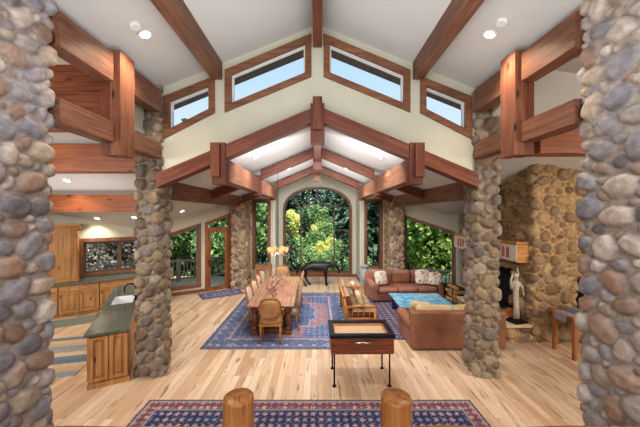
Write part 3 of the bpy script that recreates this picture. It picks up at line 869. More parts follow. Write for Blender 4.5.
for a, b, kind, lb in units:
    w = b-a
    r = kroot('base_cabinet', b, 0.62, lb, 'cabinet', 'kitchen base cabinets')
    # origin at far-left end, local +x toward the column
    mb = MB(); mb.box((0, 0, 0.09), (w, 0.61, 0.875)); mb.box((0.0, 0.06, 0), (w, 0.61, 0.09)); mb.build('carcass', M['alder'], r, bevel=0.003)
    if kind == 'doors':
        h = w/2
        for k in range(2):
            if w < 0.5 and k: break
            mb = MB(); ww = w if w < 0.5 else h
            panel_door(mb, k*h+0.012, k*h+ww-0.012, 0.12, 0.70); d = mb.build('door', M['alder'], r, bevel=0.004)
            knob(d, k*h+(ww-0.045 if k == 0 else 0.045), -0.02, 0.62)
            mb = MB(); mb.box((k*h+0.012, -0.02, 0.725), (k*h+ww-0.012, 0, 0.855)); d = mb.build('drawer', M['alder_h'], r, bevel=0.006)
            knob(d, k*h+ww/2, -0.02, 0.79)
    else:
        for z0, z1 in ((0.11, 0.31), (0.325, 0.50), (0.515, 0.69), (0.705, 0.86)):
            mb = MB(); mb.box((0.015, -0.02, z0), (w-0.015, 0, z1)); d = mb.build('drawer', M['alder_h'], r, bevel=0.008)
            for x in (w*0.28, w*0.72): knob(d, x, -0.02, (z0+z1)/2)
r = kroot('worktop', 6.25, 0.66, 'dark stone worktop running over all the base cabinets', 'worktop')
mb = MB(); mb.box((0, 0, 0.88), (3.97, 0.65, 0.925)); mb.build('counter_slab', M['granite'], r, bevel=0.006)
mb = MB(); mb.box((0, 0.63, 0.927), (3.97, 0.655, 1.0)); mb.build('backsplash', M['granite'], r)
r = kroot('hutch_cabinet', 5.74, 0.40, 'tall knotty alder hutch cabinet standing on the worktop', 'cabinet', None, 0.927)
mb = MB(); mb.box((0, 0, 0.0), (1.1, 0.36, 1.56)); mb.build('carcass', M['alder'], r, bevel=0.004)
for k in range(2):
    xa, xb = ((0.02, 0.37), (0.385, 1.075))[k]
    mb = MB(); panel_door(mb, xa, xb, 0.03, 1.50, 0, 0.085); d = mb.build('door', M['alder'], r, bevel=0.004)
    knob(d, 0.33 if k == 0 else 0.43, -0.024, 0.5)
mb = MB(); mb.prism([(-0.0, 1.52), (-0.07, 1.64), (-0.07, 1.67), (0.36, 1.67), (0.36, 1.52)], -0.06, 1.16, 'x'); fix(mb.build('crown_molding', M['alder_h'], r))

# island
isl_a = R(28.5)
r = empty('kitchen_island', (-3.77, 4.66, 0), isl_a, 'long knotty alder kitchen island with a dark stone top', 'island')
IW, IL = 0.58, 3.45
mb = MB(); mb.box((0.02, 0.02, 0.085), (IW-0.02, IL-0.02, 0.74)); mb.box((0, 0, 0), (IW, IL, 0.085))
mb.box((0.02, 0.02, 0.74), (IW-0.02, 1.63, 0.875)); mb.box((0.02, 2.37, 0.74), (IW-0.02, IL-0.02, 0.875)); mb.box((0.02, 1.63, 0.74), (0.09, 2.37, 0.875)); mb.box((0.51, 1.63, 0.74), (IW-0.02, 2.37, 0.875)); mb.build('carcass', M['alder'], r)
mb = MB(); 
for k in range(2): panel_door(mb, 0.03+k*0.27, 0.28+k*0.27, 0.12, 0.85, 0.018, 0.05)
mb.build('end_panel', M['alder'], r, bevel=0.004)
for k in range(5):
    mb = MB(); mb.M = Matrix.Rotation(R(-90), 4, 'Z'); panel_door(mb, -(0.06+k*0.67+0.64), -(0.06+k*0.67), 0.12, 0.84, 0.018); d = mb.build('door', M['alder'], r, bevel=0.004)
mb = MB(); z0, z1 = 0.878, 0.922; o0, o1 = -0.035, IW+0.0
s0, s1, t0, t1 = 0.10, 0.50, 1.65, 2.35
for lo, hi in (((o0, -0.035), (o1, t0)), ((o0, t1), (o1, IL+0.035)), ((o0, t0), (s0, t1)), ((s1, t0), (o1, t1))): mb.box((lo[0], lo[1], z0), (hi[0], hi[1], z1))
mb.build('counter_slab', M['granite'], r)
mb = MB()
mb.add([(s0,t0,z1-.004),(s1,t0,z1-.004),(s1,t1,z1-.004),(s0,t1,z1-.004),(s0+.02,t0+.02,.76),(s1-.02,t0+.02,.76),(s1-.02,t1-.02,.76),(s0+.02,t1-.02,.76)], [(0,4,5,1),(1,5,6,2),(2,6,7,3),(3,7,4,0),(4,7,6,5)])
fix(mb.build('sink_basin', M['whiteenam'], r))
f = empty('faucet', (0, 0, 0)); f.parent = r
mb = MB()
fx, fy = 0.535, 2.0
mb.tube([(fx, fy, 0.922), (fx, fy, 1.16)]+[(fx-0.11+0.11*math.cos(PI*k/8), fy, 1.16+0.11*math.sin(PI*k/8)) for k in range(1, 9)]+[(fx-0.22, fy, 1.08)], 0.015, 8)
mb.build('spout', M['black'], f, smooth=True)
mb = MB(); mb.tube([(fx, fy-0.16, 1.0), (fx, fy+0.16, 1.0)], 0.013, 8)
for dy in (-0.13, 0.13): mb.tube([(fx, fy+dy, 0.922), (fx, fy+dy, 1.0)], 0.014, 8)
mb.build('bridge', M['black'], f, smooth=True)
for dy in (-0.16, 0.16):
    mb = MB(); mb.tube([(fx-0.05, fy+dy, 1.02), (fx+0.02, fy+dy, 1.02)], 0.012, 8); mb.build('handle', M['black'], f)
f.name = 'bridge_faucet'

# ------------------------------------------------------------------ rugs (woven pattern kept as point colours)
M['rug'] = attrmat('woven_wool', 0.95, 60, 0.22, 0.25, spec=0.1)
def rug(name, x0, x1, y0, y1, z, fn, label, res=0.025, rz=0.0, fringe=None, cat='rug'):
    W, H = x1-x0, y1-y0
    nx = max(8, int(W/res)); ny = max(8, int(H/res))
    X, Y = np.meshgrid(np.linspace(-W/2, W/2, nx+1), np.linspace(-H/2, H/2, ny+1))
    V = np.stack([X, Y, np.full_like(X, 0.012)], -1).reshape(-1, 3)
    I, J = np.meshgrid(np.arange(nx), np.arange(ny)); n1 = nx+1
    F = np.stack([J*n1+I, J*n1+I+1, (J+1)*n1+I+1, (J+1)*n1+I], -1).reshape(-1, 4)
    # skirt
    rim = [i for i in range(n1)]+[j*n1+nx for j in range(1, ny+1)]+[ny*n1+i for i in range(nx-1, -1, -1)]+[j*n1 for j in range(ny-1, 0, -1)]
    b = len(V); lowv = V[rim].copy(); lowv[:, 2] = 0.0005
    m = len(rim); sk = np.array([[rim[i], b+i, b+(i+1) % m, rim[(i+1) % m]] for i in range(m)])
    C = fn(X.ravel(), Y.ravel(), W, H)
    me = np_mesh(name, np.vstack([V, lowv]), np.vstack([F, sk]), False)
    set_attr(me, 'paint', np.vstack([C, C[rim]])); me.materials.append(M['rug'])
    o = bpy.data.objects.new(name, me); COL.objects.link(o)
    o.location = ((x0+x1)/2, (y0+y1)/2, z); o.rotation_euler = (0, 0, rz)
    return tag(o, label, cat)
def hsh(i, j, k=0.0):
    v = np.sin(i*127.1+j*311.7+k*74.7)*43758.5453
    return v-np.floor(v)
def persian(field, motif, motif2, borders, bcol, bm1, bm2, bw=0.42, cell=0.3, medallion=None, seed=1.0):
    field, motif, motif2, bcol, bm1, bm2 = [np.array(srgb(*c)[:3]) for c in (field, motif, motif2, bcol, bm1, bm2)]
    borders = [(d, np.array(srgb(*c)[:3])) for d, c in borders]
    def fn(x, y, W, H):
        ax, ay = np.abs(x), np.abs(y)
        e = np.minimum(W/2-ax, H/2-ay)
        C = np.tile(field, (len(x), 1))
        # field: mirrored lattice of flowers and vines
        def flowers(C, u, v, c, m1, m2, sd):
            i, j = np.floor(u/c), np.floor(v/c); fu, fv = u/c-i-0.5, v/c-j-0.5
            a = np.arctan2(fv, fu); r = np.hypot(fu, fv); kind = hsh(i, j, sd)
            pet = 0.27+0.10*np.cos(a*(4+np.floor(kind*3)))
            m = r < pet; C[m] = np.where(kind[m, None] < 0.55, m1, m2)
            m = r < pet*0.55; C[m] = np.where(kind[m, None] < 0.55, m2, m1)
            m = r < 0.09; C[m] = m1*0.4+0.5*np.array([1, .9, .7])*0.6
            vine = np.abs(np.sin((u+0.4*c*np.sin(v/c*PI))/c*PI)) < 0.10
            C[vine & (r >= pet)] = (m1*0.5+field*0.5)
            vine = np.abs(np.cos((v+0.4*c*np.sin(u/c*PI))/c*PI)) < 0.08
            C[vine & (r >= pet)] = (m2*0.5+field*0.5)
            return C
        C = flowers(C, ax, ay, cell, motif, motif2, seed)
        if medallion is not None:
            mc, mc2, mw, mh = medallion
            mc = np.array(srgb(*mc)[:3]); mc2 = np.array(srgb(*mc2)[:3])
            a = np.arctan2(ay/mh, ax/mw); q = np.hypot(ax/mw, ay/mh)+0.06*np.cos(12*a)
            for lim, cc in ((1.0, mc2), (0.93, mc)):
                C[q < lim] = cc
            m = q < 0.9; D = flowers(C.copy(), ax, ay, cell*0.8, mc2, motif, seed+3); C[m] = D[m]
            m = q < 0.42; C[m] = mc2; m = q < 0.36; C[m] = mc
            # corner spandrels
            q2 = np.hypot((W/2-bw-ax)/(mw*0.8), (H/2-bw-ay)/(mw*0.95))+0.05*np.cos(10*a)
            m = q2 < 1; D = flowers(np.tile(mc, (len(x), 1)), ax, ay, cell*0.8, mc2, motif, seed+5); C[m] = D[m]
        # main border
        m = e < bw
        along = np.where(W/2-ax < H/2-ay, ay, ax)
        B = np.tile(bcol, (len(x), 1)); B = flowers(B, along, e-0.02, bw*0.52, bm1, bm2, seed+9)
        C[m] = B[m]
        for (d, w), c in [((d[0], d[1]), c) for d, c in borders]:
            m = (e > d) & (e < d+w)
            C[m] = c
            dots = m & (np.abs(np.sin(along*PI/0.06)) > 0.75) & (np.abs(e-d-w/2) < w*0.28)
            C[dots] = bm1
        C *= (0.9+0.2*hsh(np.floor(y/0.025), 3.0, seed))[:, None]
        return C
    return fn
blue = persian((158,122,128), (104,116,146), (182,160,162), [((0.0, .05), (74,82,108)), ((0.10, .05), (140,120,132)), ((0.46, .06), (172,152,154)), ((0.52, .05), (72,84,122))],
               (100,114,144), (162,164,178), (90,98,126), 0.58, 0.17, ((92,110,146), (152,158,178), 0.8, 1.25), 1.0)
rug('dining_rug', -2.52, 0.86, 6.08, 10.4, 0, blue, 'large blue and rose Persian rug under the dining table', 0.022)
liv = persian((104,88,108), (104,112,146), (178,158,154), [((0.0, .05), (66,72,102)), ((0.30, .05), (168,146,142)), ((0.36, .04), (72,80,114))],
              (92,100,134), (164,150,158), (150,104,106), 0.36, 0.16, None, 2.0)
rug('living_rug', 0.98, 3.98, 6.55, 9.9, 0, liv, 'red and navy Persian rug under the coffee table and sofas', 0.024)
fro = persian((62,68,98), (196,160,156), (130,142,168), [((0.0, .04), (74,74,104)), ((0.04, .03), (190,160,140)), ((0.20, .03), (184,154,138)), ((0.23, .03), (84,84,116))],
              (134,84,88), (100,112,146), (206,180,160), 0.20, 0.115, None, 4.0)
rug('hall_rug', -2.6, 2.36, 2.30, 4.42, 0, fro, 'long red and navy Persian rug behind the log railing posts', 0.014)
ent = persian((96,110,150), (160,166,190), (70,76,112), [((0.0, .05), (60,66,98)), ((0.18, .04), (170,150,140))], (110,90,104), (150,160,190), (80,92,140), 0.22, 0.16, None, 6.0)
p = OL+DL*0.62-NL*0.62
rug('door_mat', p.x-0.72, p.x+0.72, p.y-0.42, p.y+0.42, 0, ent, 'small blue patterned rug at the glass patio door', 0.02, math.atan2(-DL.y, -DL.x))
def striped(cols, n, seed):
    cols = np.array([srgb(*c)[:3] for c in cols])
    def fn(x, y, W, H):
        k = np.floor((y/H+0.5)*n).astype(int)
        return cols[(k*3+seed) % len(cols)]*(0.9+0.2*hsh(np.floor(x/0.03), np.floor(y/0.03), 1.0))[:, None]
    return fn
p = OL+DL*4.55-NL*1.15
rug('kitchen_runner', p.x-1.0, p.x+1.0, p.y-0.33, p.y+0.33, 0, striped([(122,134,128), (132,142,136), (116,126,122)], 9, 1), 'grey-green runner in front of the base cabinets', 0.03, math.atan2(-DL.y, -DL.x))
rug('striped_rug', -5.95, -4.55, 4.9, 6.75, 0, striped([(128,146,158), (214,190,160), (150,164,172), (224,200,170), (118,138,150), (206,176,144), (176,168,160)], 11, 2), 'striped blue-grey and beige rug beside the kitchen island', 0.03, R(14))

# ------------------------------------------------------------------ dining set
TX, TYc = -1.13, 8.14
r = empty('dining_table', (TX, TYc, 0.013), R(1.2), 'long dark-wood dining table on chunky turned legs', 'table')
TW, TL = 1.10, 3.04
mb = MB(); mb.box((-TW/2, -TL/2, 0.70), (TW/2, TL/2, 0.75)); mb.build('table_top', M['tablew'], r, bevel=0.012)
mb = MB(); mb.box((-TW/2+0.08, -TL/2+0.14, 0.61), (TW/2-0.08, TL/2-0.14, 0.70)); mb.build('apron', M['tableleg'], r, bevel=0.006)
for sy in (-1, 1):
    for sx in (-1, 1):
        mb = MB(); c = (sx*0.40, sy*(TL/2-0.22), 0)
        mb.box((c[0]-0.09, c[1]-0.09, 0.0), (c[0]+0.09, c[1]+0.09, 0.10))
        mb.lathe([(0.06, 0.10), (0.075, 0.14), (0.055, 0.18), (0.07, 0.26), (0.085, 0.36), (0.08, 0.44), (0.055, 0.50), (0.07, 0.53), (0.07, 0.55)], c, 16)
        mb.box((c[0]-0.085, c[1]-0.085, 0.55), (c[0]+0.085, c[1]+0.085, 0.61))
        mb.build('leg', M['tableleg'], r, bevel=0.006)
    mb = MB(); mb.box((-0.31, sy*(TL/2-0.22)-0.05, 0.06), (0.31, sy*(TL/2-0.22)+0.05, 0.14)); mb.build('stretcher', M['tableleg'], r, bevel=0.006)
mb = MB(); mb.box((-0.05, -TL/2+0.28, 0.08), (0.05, TL/2-0.28, 0.16)); mb.build('stretcher', M['tableleg'], r, bevel=0.006)

def make_chair(fab, label, group=None, arms=True, oval=0.238, bh=0.5, wd=None):
    """front faces +y, origin on the floor"""
    r = empty('dining_chair', (0, 0, 0), 0, label, 'chair', group)
    w, d = 0.25, 0.23
    cw = wd or M['chairw']
    mb = MB(); mb.cushion((-w, -d, 0.41), (w, d+0.02, 0.50), 0.02, 6, 0.35); mb.build('seat', fab, r, smooth=True)
    mb = MB(); mb.box((-w, -d, 0.36), (w, d, 0.42)); mb.build('seat_frame', cw, r, bevel=0.012)
    for sx in (-1, 1):
        mb = MB(); mb.lathe([(0.016, 0), (0.02, 0.05), (0.026, 0.28), (0.03, 0.31), (0.03, 0.37)], (sx*(w-0.035), d-0.035, 0), 10); mb.build('leg', cw, r, smooth=True)
        mb = MB(); mb.tube([(sx*(w-0.03), -d-0.05, 0), (sx*(w-0.035), -d+0.01, 0.2), (sx*(w-0.035), -d+0.03, 0.40)], [0.017, 0.022, 0.028], 8); mb.build('leg', cw, r, smooth=True)
    # backrest: a rounded panel on a tilted plane
    tilt = R(10); cz, cy = 0.52+bh/2, -d-0.01
    def P(u, v, o):   # u across, v up, o outwards (towards -y)
        return (u, cy-(v+bh/2)*math.sin(tilt)-o*math.cos(tilt)+0.05*(u/0.25)**2, cz+v*math.cos(tilt)-o*math.sin(tilt))
    n = 28; e = 0.62
    def lp(a, b, o): 
        return [P(math.copysign(abs(math.cos(2*PI*k/n))**e, math.cos(2*PI*k/n))*a, math.copysign(abs(math.sin(2*PI*k/n))**e, math.sin(2*PI*k/n))*b, o) for k in range(n)]
    rings = [lp(oval*0.5, bh*0.28, -0.045), lp(oval*0.86, bh*0.46-0.02, -0.035), lp(oval*0.9, bh*0.47, 0.0), lp(oval*0.86, bh*0.46-0.02, 0.035), lp(oval*0.5, bh*0.28, 0.042)]
    mb = MB(); vs = sum(rings, []); fs = [(i*n+k, i*n+(k+1) % n, (i+1)*n+(k+1) % n, (i+1)*n+k) for i in range(4) for k in range(n)]+[tuple(range(n))[::-1], tuple(range(4*n, 5*n))]
    mb.add(vs, fs); fix(mb.build('backrest', fab, r, smooth=True))
    mb = MB(); pts = lp(oval*0.93, bh*0.5, 0.0); mb.tube(pts+[pts[0]], 0.02, 8, cap=False)
    for sx in (-1, 1): mb.tube([(sx*(w-0.06), -d+0.02, 0.40), P(sx*oval*0.74, -bh*0.42, 0)], 0.02, 8)
    mb.build('back_frame', cw, r, smooth=True)
    if arms:
        for sx in (-1, 1):
            mb = MB(); mb.tube([P(sx*oval*0.93, -0.03, 0), (sx*(w+0.03), -0.05, 0.70), (sx*(w+0.02), 0.10, 0.68), (sx*w, 0.13, 0.55), (sx*(w-0.02), 0.10, 0.40)], [0.018, 0.02, 0.022, 0.018, 0.02], 8)
            mb.build('armrest', cw, r, smooth=True)
    return r
host = make_chair(M['chairlea'], 'caramel leather dining chair at the table end near the game table')
host.location = (-1.06, 6.56, 0.014); host.rotation_euler = (0, 0, R(3))
endc = make_chair(M['chairlea'], 'round-backed caramel dining chair at the table end near the horse', None, True, 0.25, 0.48)
endc.location = (-1.27, 9.99, 0.014); endc.rotation_euler = (0, 0, R(181))
side = make_chair(M['beige'], '', 'beige side chairs at the dining table', False, 0.225, 0.50, M['chairw2'])
ordl = ['first from the game table', 'second from the game table', 'third from the game table', 'fourth from the game table']
first = True
for s, sd in ((-1, 'kitchen'), (1, 'sofa')):
    for k in range(4):
        c = side if first else copy_tree(side); first = False
        y = TYc-0.86+k*0.67
        x = TX+s*0.375-0.02*(y-TYc)
        c.location = (x, y, 0.014); c.rotation_euler = (0, 0, (R(-90) if s < 0 else R(90))+R(random.uniform(-4, 4)))
        c['label'] = 'beige dining chair on the %s side of the table, %s' % (sd, ordl[k])

# antlers on the table
def antler(mb, base, ang, L, lift, rnd):
    pts = []; d = Vector((math.cos(ang), math.sin(ang), 0)); side_ = Vector((-d.y, d.x, 0)); cv = rnd.choice((-1, 1))
    for k in range(8):
        t = k/7
        pts.append(Vector(base)+d*(L*t)+side_*(cv*0.22*L*math.sin(t*PI*0.8))+Vector((0, 0, lift*math.sin(t*PI*0.75))))
    mb.tube(pts, [0.02-0.013*k/7 for k in range(8)], 7)
    for k in (2, 4, 5):
        q = pts[k]; e = (Vector((0, 0, 1))*0.7+side_*cv*-0.6+d*0.3).normalized()
        mb.tube([q, q+e*0.09, q+e*0.15+d*0.04], [0.012, 0.009, 0.004], 6)
rnd = random.Random(5)
cen = empty('antler_centerpiece', (TX+0.0, 8.0, 0.765), 0, 'tangle of pale antlers lying along the middle of the dining table', 'centerpiece')
for k in range(9):
    mb = MB(); antler(mb, (rnd.uniform(-.14, .1), -0.7+k*0.17, 0.02), rnd.uniform(0, 2*PI), rnd.uniform(.42, .6), rnd.uniform(.14, .3), rnd); mb.build('antler', M['antler'], cen, smooth=True)

# antler chandelier
CHZ = 1.80
chd = empty('antler_chandelier', (-1.14, 8.2, CHZ), 0, 'glowing antler chandelier hanging above the dining table', 'chandelier')
rnd = random.Random(9)
for k in range(6):
    a = 2*PI*k/6
    mb = MB(); pts = [(0.05*math.cos(a), 0.05*math.sin(a), 0.02), (0.16*math.cos(a+.2), 0.16*math.sin(a+.2), -0.06), (0.28*math.cos(a+.3), 0.28*math.sin(a+.3), -0.02), (0.33*math.cos(a+.35), 0.33*math.sin(a+.35), 0.14)]
    mb.tube(pts, [0.018, 0.018, 0.015, 0.006], 7)
    for q in (1, 2): mb.tube([pts[q], (pts[q][0]*1.15, pts[q][1]*1.15, pts[q][2]-0.08)], [0.012, 0.004], 6)
    mb.build('antler_arm', M['antler'], chd, smooth=True)
    mb = MB(); mb.lathe([(0.03, 0.0), (0.055, 0.03), (0.06, 0.10), (0.045, 0.13)], (0.24*math.cos(a), 0.24*math.sin(a), 0.0), 12); mb.build('lamp_shade', M['bulb'], chd, smooth=True)
mb = MB(); mb.tube([(0, 0, 0.0), (0, 0, 4.31-CHZ)], 0.006, 6); mb.lathe([(0.05, 4.28-CHZ), (0.05, 4.32-CHZ)], n=12); mb.build('chain', M['black'], chd)
mb = MB(); mb.lathe([(0.03, -0.06), (0.06, 0.0), (0.05, 0.08), (0.02, 0.12)], n=12); mb.build('hub', M['antler'], chd, smooth=True)

# ------------------------------------------------------------------ horse sculpture
hr = empty('horse_sculpture', (0, 11.42, 0), 0, 'life-like dark bronze grazing horse sculpture in front of the arched window', 'sculpture')
def skin(name, verts, edges, radii, mat, parent, root=0, sub=2):
    me = bpy.data.meshes.new(name); me.from_pydata(verts, edges, []); me.update(); me.materials.append(mat)
    o = bpy.data.objects.new(name, me); COL.objects.link(o); o.parent = parent
    bm = bmesh.new(); bm.from_mesh(me)
    ly = bm.verts.layers.skin.verify()
    bm.verts.ensure_lookup_table()
    for i, v in enumerate(bm.verts):
        rr = radii[i]; v[ly].radius = rr if hasattr(rr, '__len__') else (rr, rr); v[ly].use_root = (i == root)
    bm.to_mesh(me); bm.free()
    o.modifiers.new('skin', 'SKIN').use_smooth_shade = True
    s = o.modifiers.new('sub', 'SUBSURF'); s.levels = sub; s.render_levels = sub
    return o
V = []; E = []; RD = []
def add(p, r, par=None):
    V.append((p[0], p[1], p[2]+(0.03 if p[2] > 0.5 else 0))); RD.append(tuple(q*1.28 for q in r) if hasattr(r, '__len__') else r*1.28); i = len(V)-1
    if par is not None: E.append((par, i))
    return i
pel = add((-0.62, 0, 0.79), (0.135, 0.145))
b1 = add((-0.32, 0, 0.77), (0.155, 0.16), pel); b2 = add((0.04, 0, 0.76), (0.16, 0.165), b1); sh = add((0.30, 0, 0.79), (0.14, 0.165), b2)
n1 = add((0.46, 0, 0.83), (0.075, 0.095), sh); n2 = add((0.64, 0, 0.83), (0.05, 0.068), n1); hd = add((0.77, 0, 0.78), (0.055, 0.062), n2)
m1 = add((0.835, 0, 0.64), (0.042, 0.044), hd); mz = add((0.875, 0, 0.50), (0.034, 0.034), m1); 
for s, dx in ((-1, 0.0), (1, 0.06)):
    ea = add((0.755, s*0.045, 0.855), (0.018, 0.012), hd); add((0.765, s*0.06, 0.90), 0.006, ea)
    # hind leg: thigh, stifle forward, hock back, cannon, fetlock, hoof
    h1 = add((-0.60+dx*.5, s*0.10, 0.66), (0.085, 0.10), pel); h2 = add((-0.52+dx, s*0.11, 0.50), (0.055, 0.065), h1)
    h3 = add((-0.60+dx*1.6, s*0.11, 0.36), (0.034, 0.04), h2); h4 = add((-0.54+dx*2.2, s*0.11, 0.16), 0.026, h3); h5 = add((-0.47+dx*2.6, s*0.11, 0.06), 0.03, h4); add((-0.44+dx*2.8, s*0.11, 0.012), (0.04, 0.034), h5)
    f1 = add((0.30+dx*.3, s*0.10, 0.62), (0.07, 0.08), sh); f2 = add((0.31+dx*.5, s*0.105, 0.44), (0.045, 0.05), f1); f3 = add((0.33+dx*.5, s*0.105, 0.32), 0.034, f2)
    f4 = add((0.33+dx*.6, s*0.105, 0.14), 0.025, f3); f5 = add((0.345+dx*.6, s*0.105, 0.06), 0.03, f4); add((0.365+dx*.6, s*0.105, 0.012), (0.04, 0.034), f5)
skin('horse_body', V, E, RD, M['iron'], hr)
V2 = [(-0.64, 0, 0.89), (-0.74, 0, 0.85), (-0.78, 0, 0.74), (-0.80, 0, 0.58), (-0.83, 0, 0.44)]
skin('tail', V2, [(0, 1), (1, 2), (2, 3), (3, 4)], [0.05, 0.05, 0.06, 0.055, 0.02], M['iron'], hr)
mb = MB()
for k in range(9):
    t = k/8; x = 0.32+0.42*t; z = 0.93+0.02*t-0.03*t*t
    mb.tube([(x, 0, z), (x-0.03, 0.05, z-0.02), (x-0.04, 0.08, z-0.10)], [0.02, 0.015, 0.004], 6)
mb.build('mane', M['iron'], hr, smooth=True)

# ------------------------------------------------------------------ sofas
def sofa(name, W, D, seats, label, mat, seath=0.44, backh=0.84, armh=0.62, cmat=None):
    """faces -y, origin at the centre of the footprint on the floor"""
    r = empty(name, (0, 0, 0), 0, label, 'sofa')
    aw = 0.22
    mb = MB(); mb.box((-W/2+0.03, -D/2+0.04, 0.035), (W/2-0.03, D/2-0.01, 0.27)); mb.build('base', mat, r, bevel=0.025, seg=3)
    for s in (-1, 1):
        mb = MB(); x0, x1 = (-W/2, -W/2+aw) if s < 0 else (W/2-aw, W/2)
        mb.box((x0+0.02, -D/2+0.02, 0.06), (x1-0.02, D/2-0.04, armh-0.10))
        mb.M = Matrix.Translation(((x0+x1)/2, 0, armh-0.12)); 
        mb.tube([(0, -D/2, 0), (0, D/2-0.06, 0)], 0.13, 18)
        mb.tube([(0, -D/2-0.012, 0), (0, -D/2+0.01, 0)], 0.10, 18)
        mb.build('arm', mat, r, bevel=0.012)
    mb = MB(); mb.prism([(D/2-0.26, 0.10), (D/2-0.01, 0.035), (D/2, backh-0.03), (D/2-0.03, backh), (D/2-0.16, backh), (D/2-0.20, backh-0.04)], -W/2+0.03, W/2-0.03, 'x'); fix(mb.build('backrest', mat, r, bevel=0.02, seg=3))
    sw = (W-2*aw)/seats
    for k in range(seats):
        x = -W/2+aw+k*sw
        mb = MB(); mb.cushion((x+0.004, -D/2, 0.275), (x+sw-0.004, D/2-0.22, seath), 0.025, 8, 0.22); mb.build('seat_cushion', mat, r, smooth=True)
        mb = MB(); mb.M = Matrix.Translation((x+sw/2, D/2-0.27, seath+0.24)) @ Matrix.Rotation(R(-78), 4, 'X')
        mb.cushion((-sw/2+0.006, -0.23, -0.09), (sw/2-0.006, 0.23, 0.09), 0.035, 8, 0.3); mb.build('back_cushion', cmat or mat, r, smooth=True)
    for sx in (-1, 1):
        for sy in (-1, 1):
            mb = MB(); mb.lathe([(0.025, 0), (0.035, 0.03), (0.035, 0.07)], (sx*(W/2-0.1), sy*(D/2-0.12), 0), 10); mb.build('foot', M['tableleg'], r)
    return r
def floral(name, base, c1, c2):
    t = NT(name); b = t.bsdf(0.9, 0, 0.1); v = t.coords()
    vo = t.n('TexVoronoi'); vo.inputs['Scale'].default_value = 13; t.l(v, vo.inputs['Vector'])
    c = t.ramp(vo.outputs['Distance'], [(0.16, c1), (0.24, c2), (0.34, base)])
    t.l(t.mix(c, c1, t.ramp(t.noise(v, 10, 3), [(0.58, (0, 0, 0, 1)), (0.64, (0.8, 0.8, 0.8, 1))])), b.inputs['Base Color']); return t.m
M['floral'] = floral('floral_linen', srgb(214, 200, 186), srgb(160, 84, 72), srgb(112, 120, 98))
def pillow(loc, rot, label, size=0.46, mat=None, name='throw_pillow'):
    mb = MB(); h = size/2
    mb.cushion((-h, -h, -0.05), (h, h, 0.05), 0.055, 8, 0.4)
    o = mb.build(name, mat or M['floral'], smooth=True, loc=loc, rot=rot); return tag(o, label, 'pillow')
s1 = sofa('three_seat_sofa', 2.50, 0.98, 3, 'brown leather three-seat rolled-arm sofa facing the coffee table, back to the window', M['leather'])
SA = R(6); s1.location = (2.95, 9.82, 0.013); s1.rotation_euler = (0, 0, SA)
def onsofa(lx, ly, lz):
    c, s = math.cos(SA), math.sin(SA)
    return (2.95+lx*c-ly*s, 9.82+lx*s+ly*c, lz)
pillow(onsofa(-0.84, -0.15, 0.74), (R(72), 0, SA+R(14)), 'floral throw pillow on the urn end of the three-seat sofa')
pillow(onsofa(0.62, -0.15, 0.74), (R(72), 0, SA-R(8)), 'floral throw pillow on the three-seat sofa, beside its last back cushion', 0.5)
pillow(onsofa(0.98, -0.30, 0.70), (R(62), 0, SA-R(28)), 'floral throw pillow leaning on the far rolled arm of the three-seat sofa', 0.44)
s2 = sofa('loveseat', 2.06, 0.98, 2, 'brown leather loveseat with its back to the railing, between game table and tall column', M['leather2'], 0.42, 0.82, 0.62, M['tan'])
s2.location = (2.98, 6.49, 0.002); s2.rotation_euler = (0, 0, PI)
pillow((2.38, 6.60, 0.655), (R(62), 0, R(166)), 'tan throw pillow on the loveseat, next to its rolled arm', 0.5, M['tan'])

# coffee table
def bluetop():
    t = NT('blue_patina'); b = t.bsdf(0.12, 0, 0.6); v = t.coords()
    c = t.ramp(t.noise(v, 6, 6, 0.65, 0.6), [(0.3, srgb(70, 132, 178)), (0.5, srgb(116, 182, 216)), (0.66, srgb(168, 214, 232)), (0.8, srgb(96, 150, 188))])
    vo = t.n('TexVoronoi'); vo.inputs['Scale'].default_value = 9; t.l(v, vo.inputs['Vector'])
    t.l(t.mix(c, srgb(40, 76, 110), t.ramp(vo.outputs['Distance'], [(0.04, (1, 1, 1, 1)), (0.12, (0, 0, 0, 1))])), b.inputs['Base Color']); return t.m
M['bluetop'] = bluetop()
M['bluebody'] = plain('blue_body', srgb(44, 62, 88), 0.4, 0.3, 8)
r = empty('coffee_table', (2.93, 8.12, 0.013), R(-1), 'large square coffee table with a mottled bright blue top', 'coffee table')
mb = MB(); mb.box((-0.74, -0.64, 0.39), (0.74, 0.64, 0.44)); mb.build('table_top', M['bluetop'], r, bevel=0.01)
mb = MB(); mb.box((-0.66, -0.56, 0.20), (0.66, 0.56, 0.39)); mb.build('apron', M['bluebody'], r, bevel=0.01)
for sx in (-1, 1):
    for sy in (-1, 1):
        mb = MB(); mb.box((sx*0.62-0.06, sy*0.52-0.06, 0), (sx*0.62+0.06, sy*0.52+0.06, 0.388)); mb.build('leg', M['bluebody'], r, bevel=0.012)

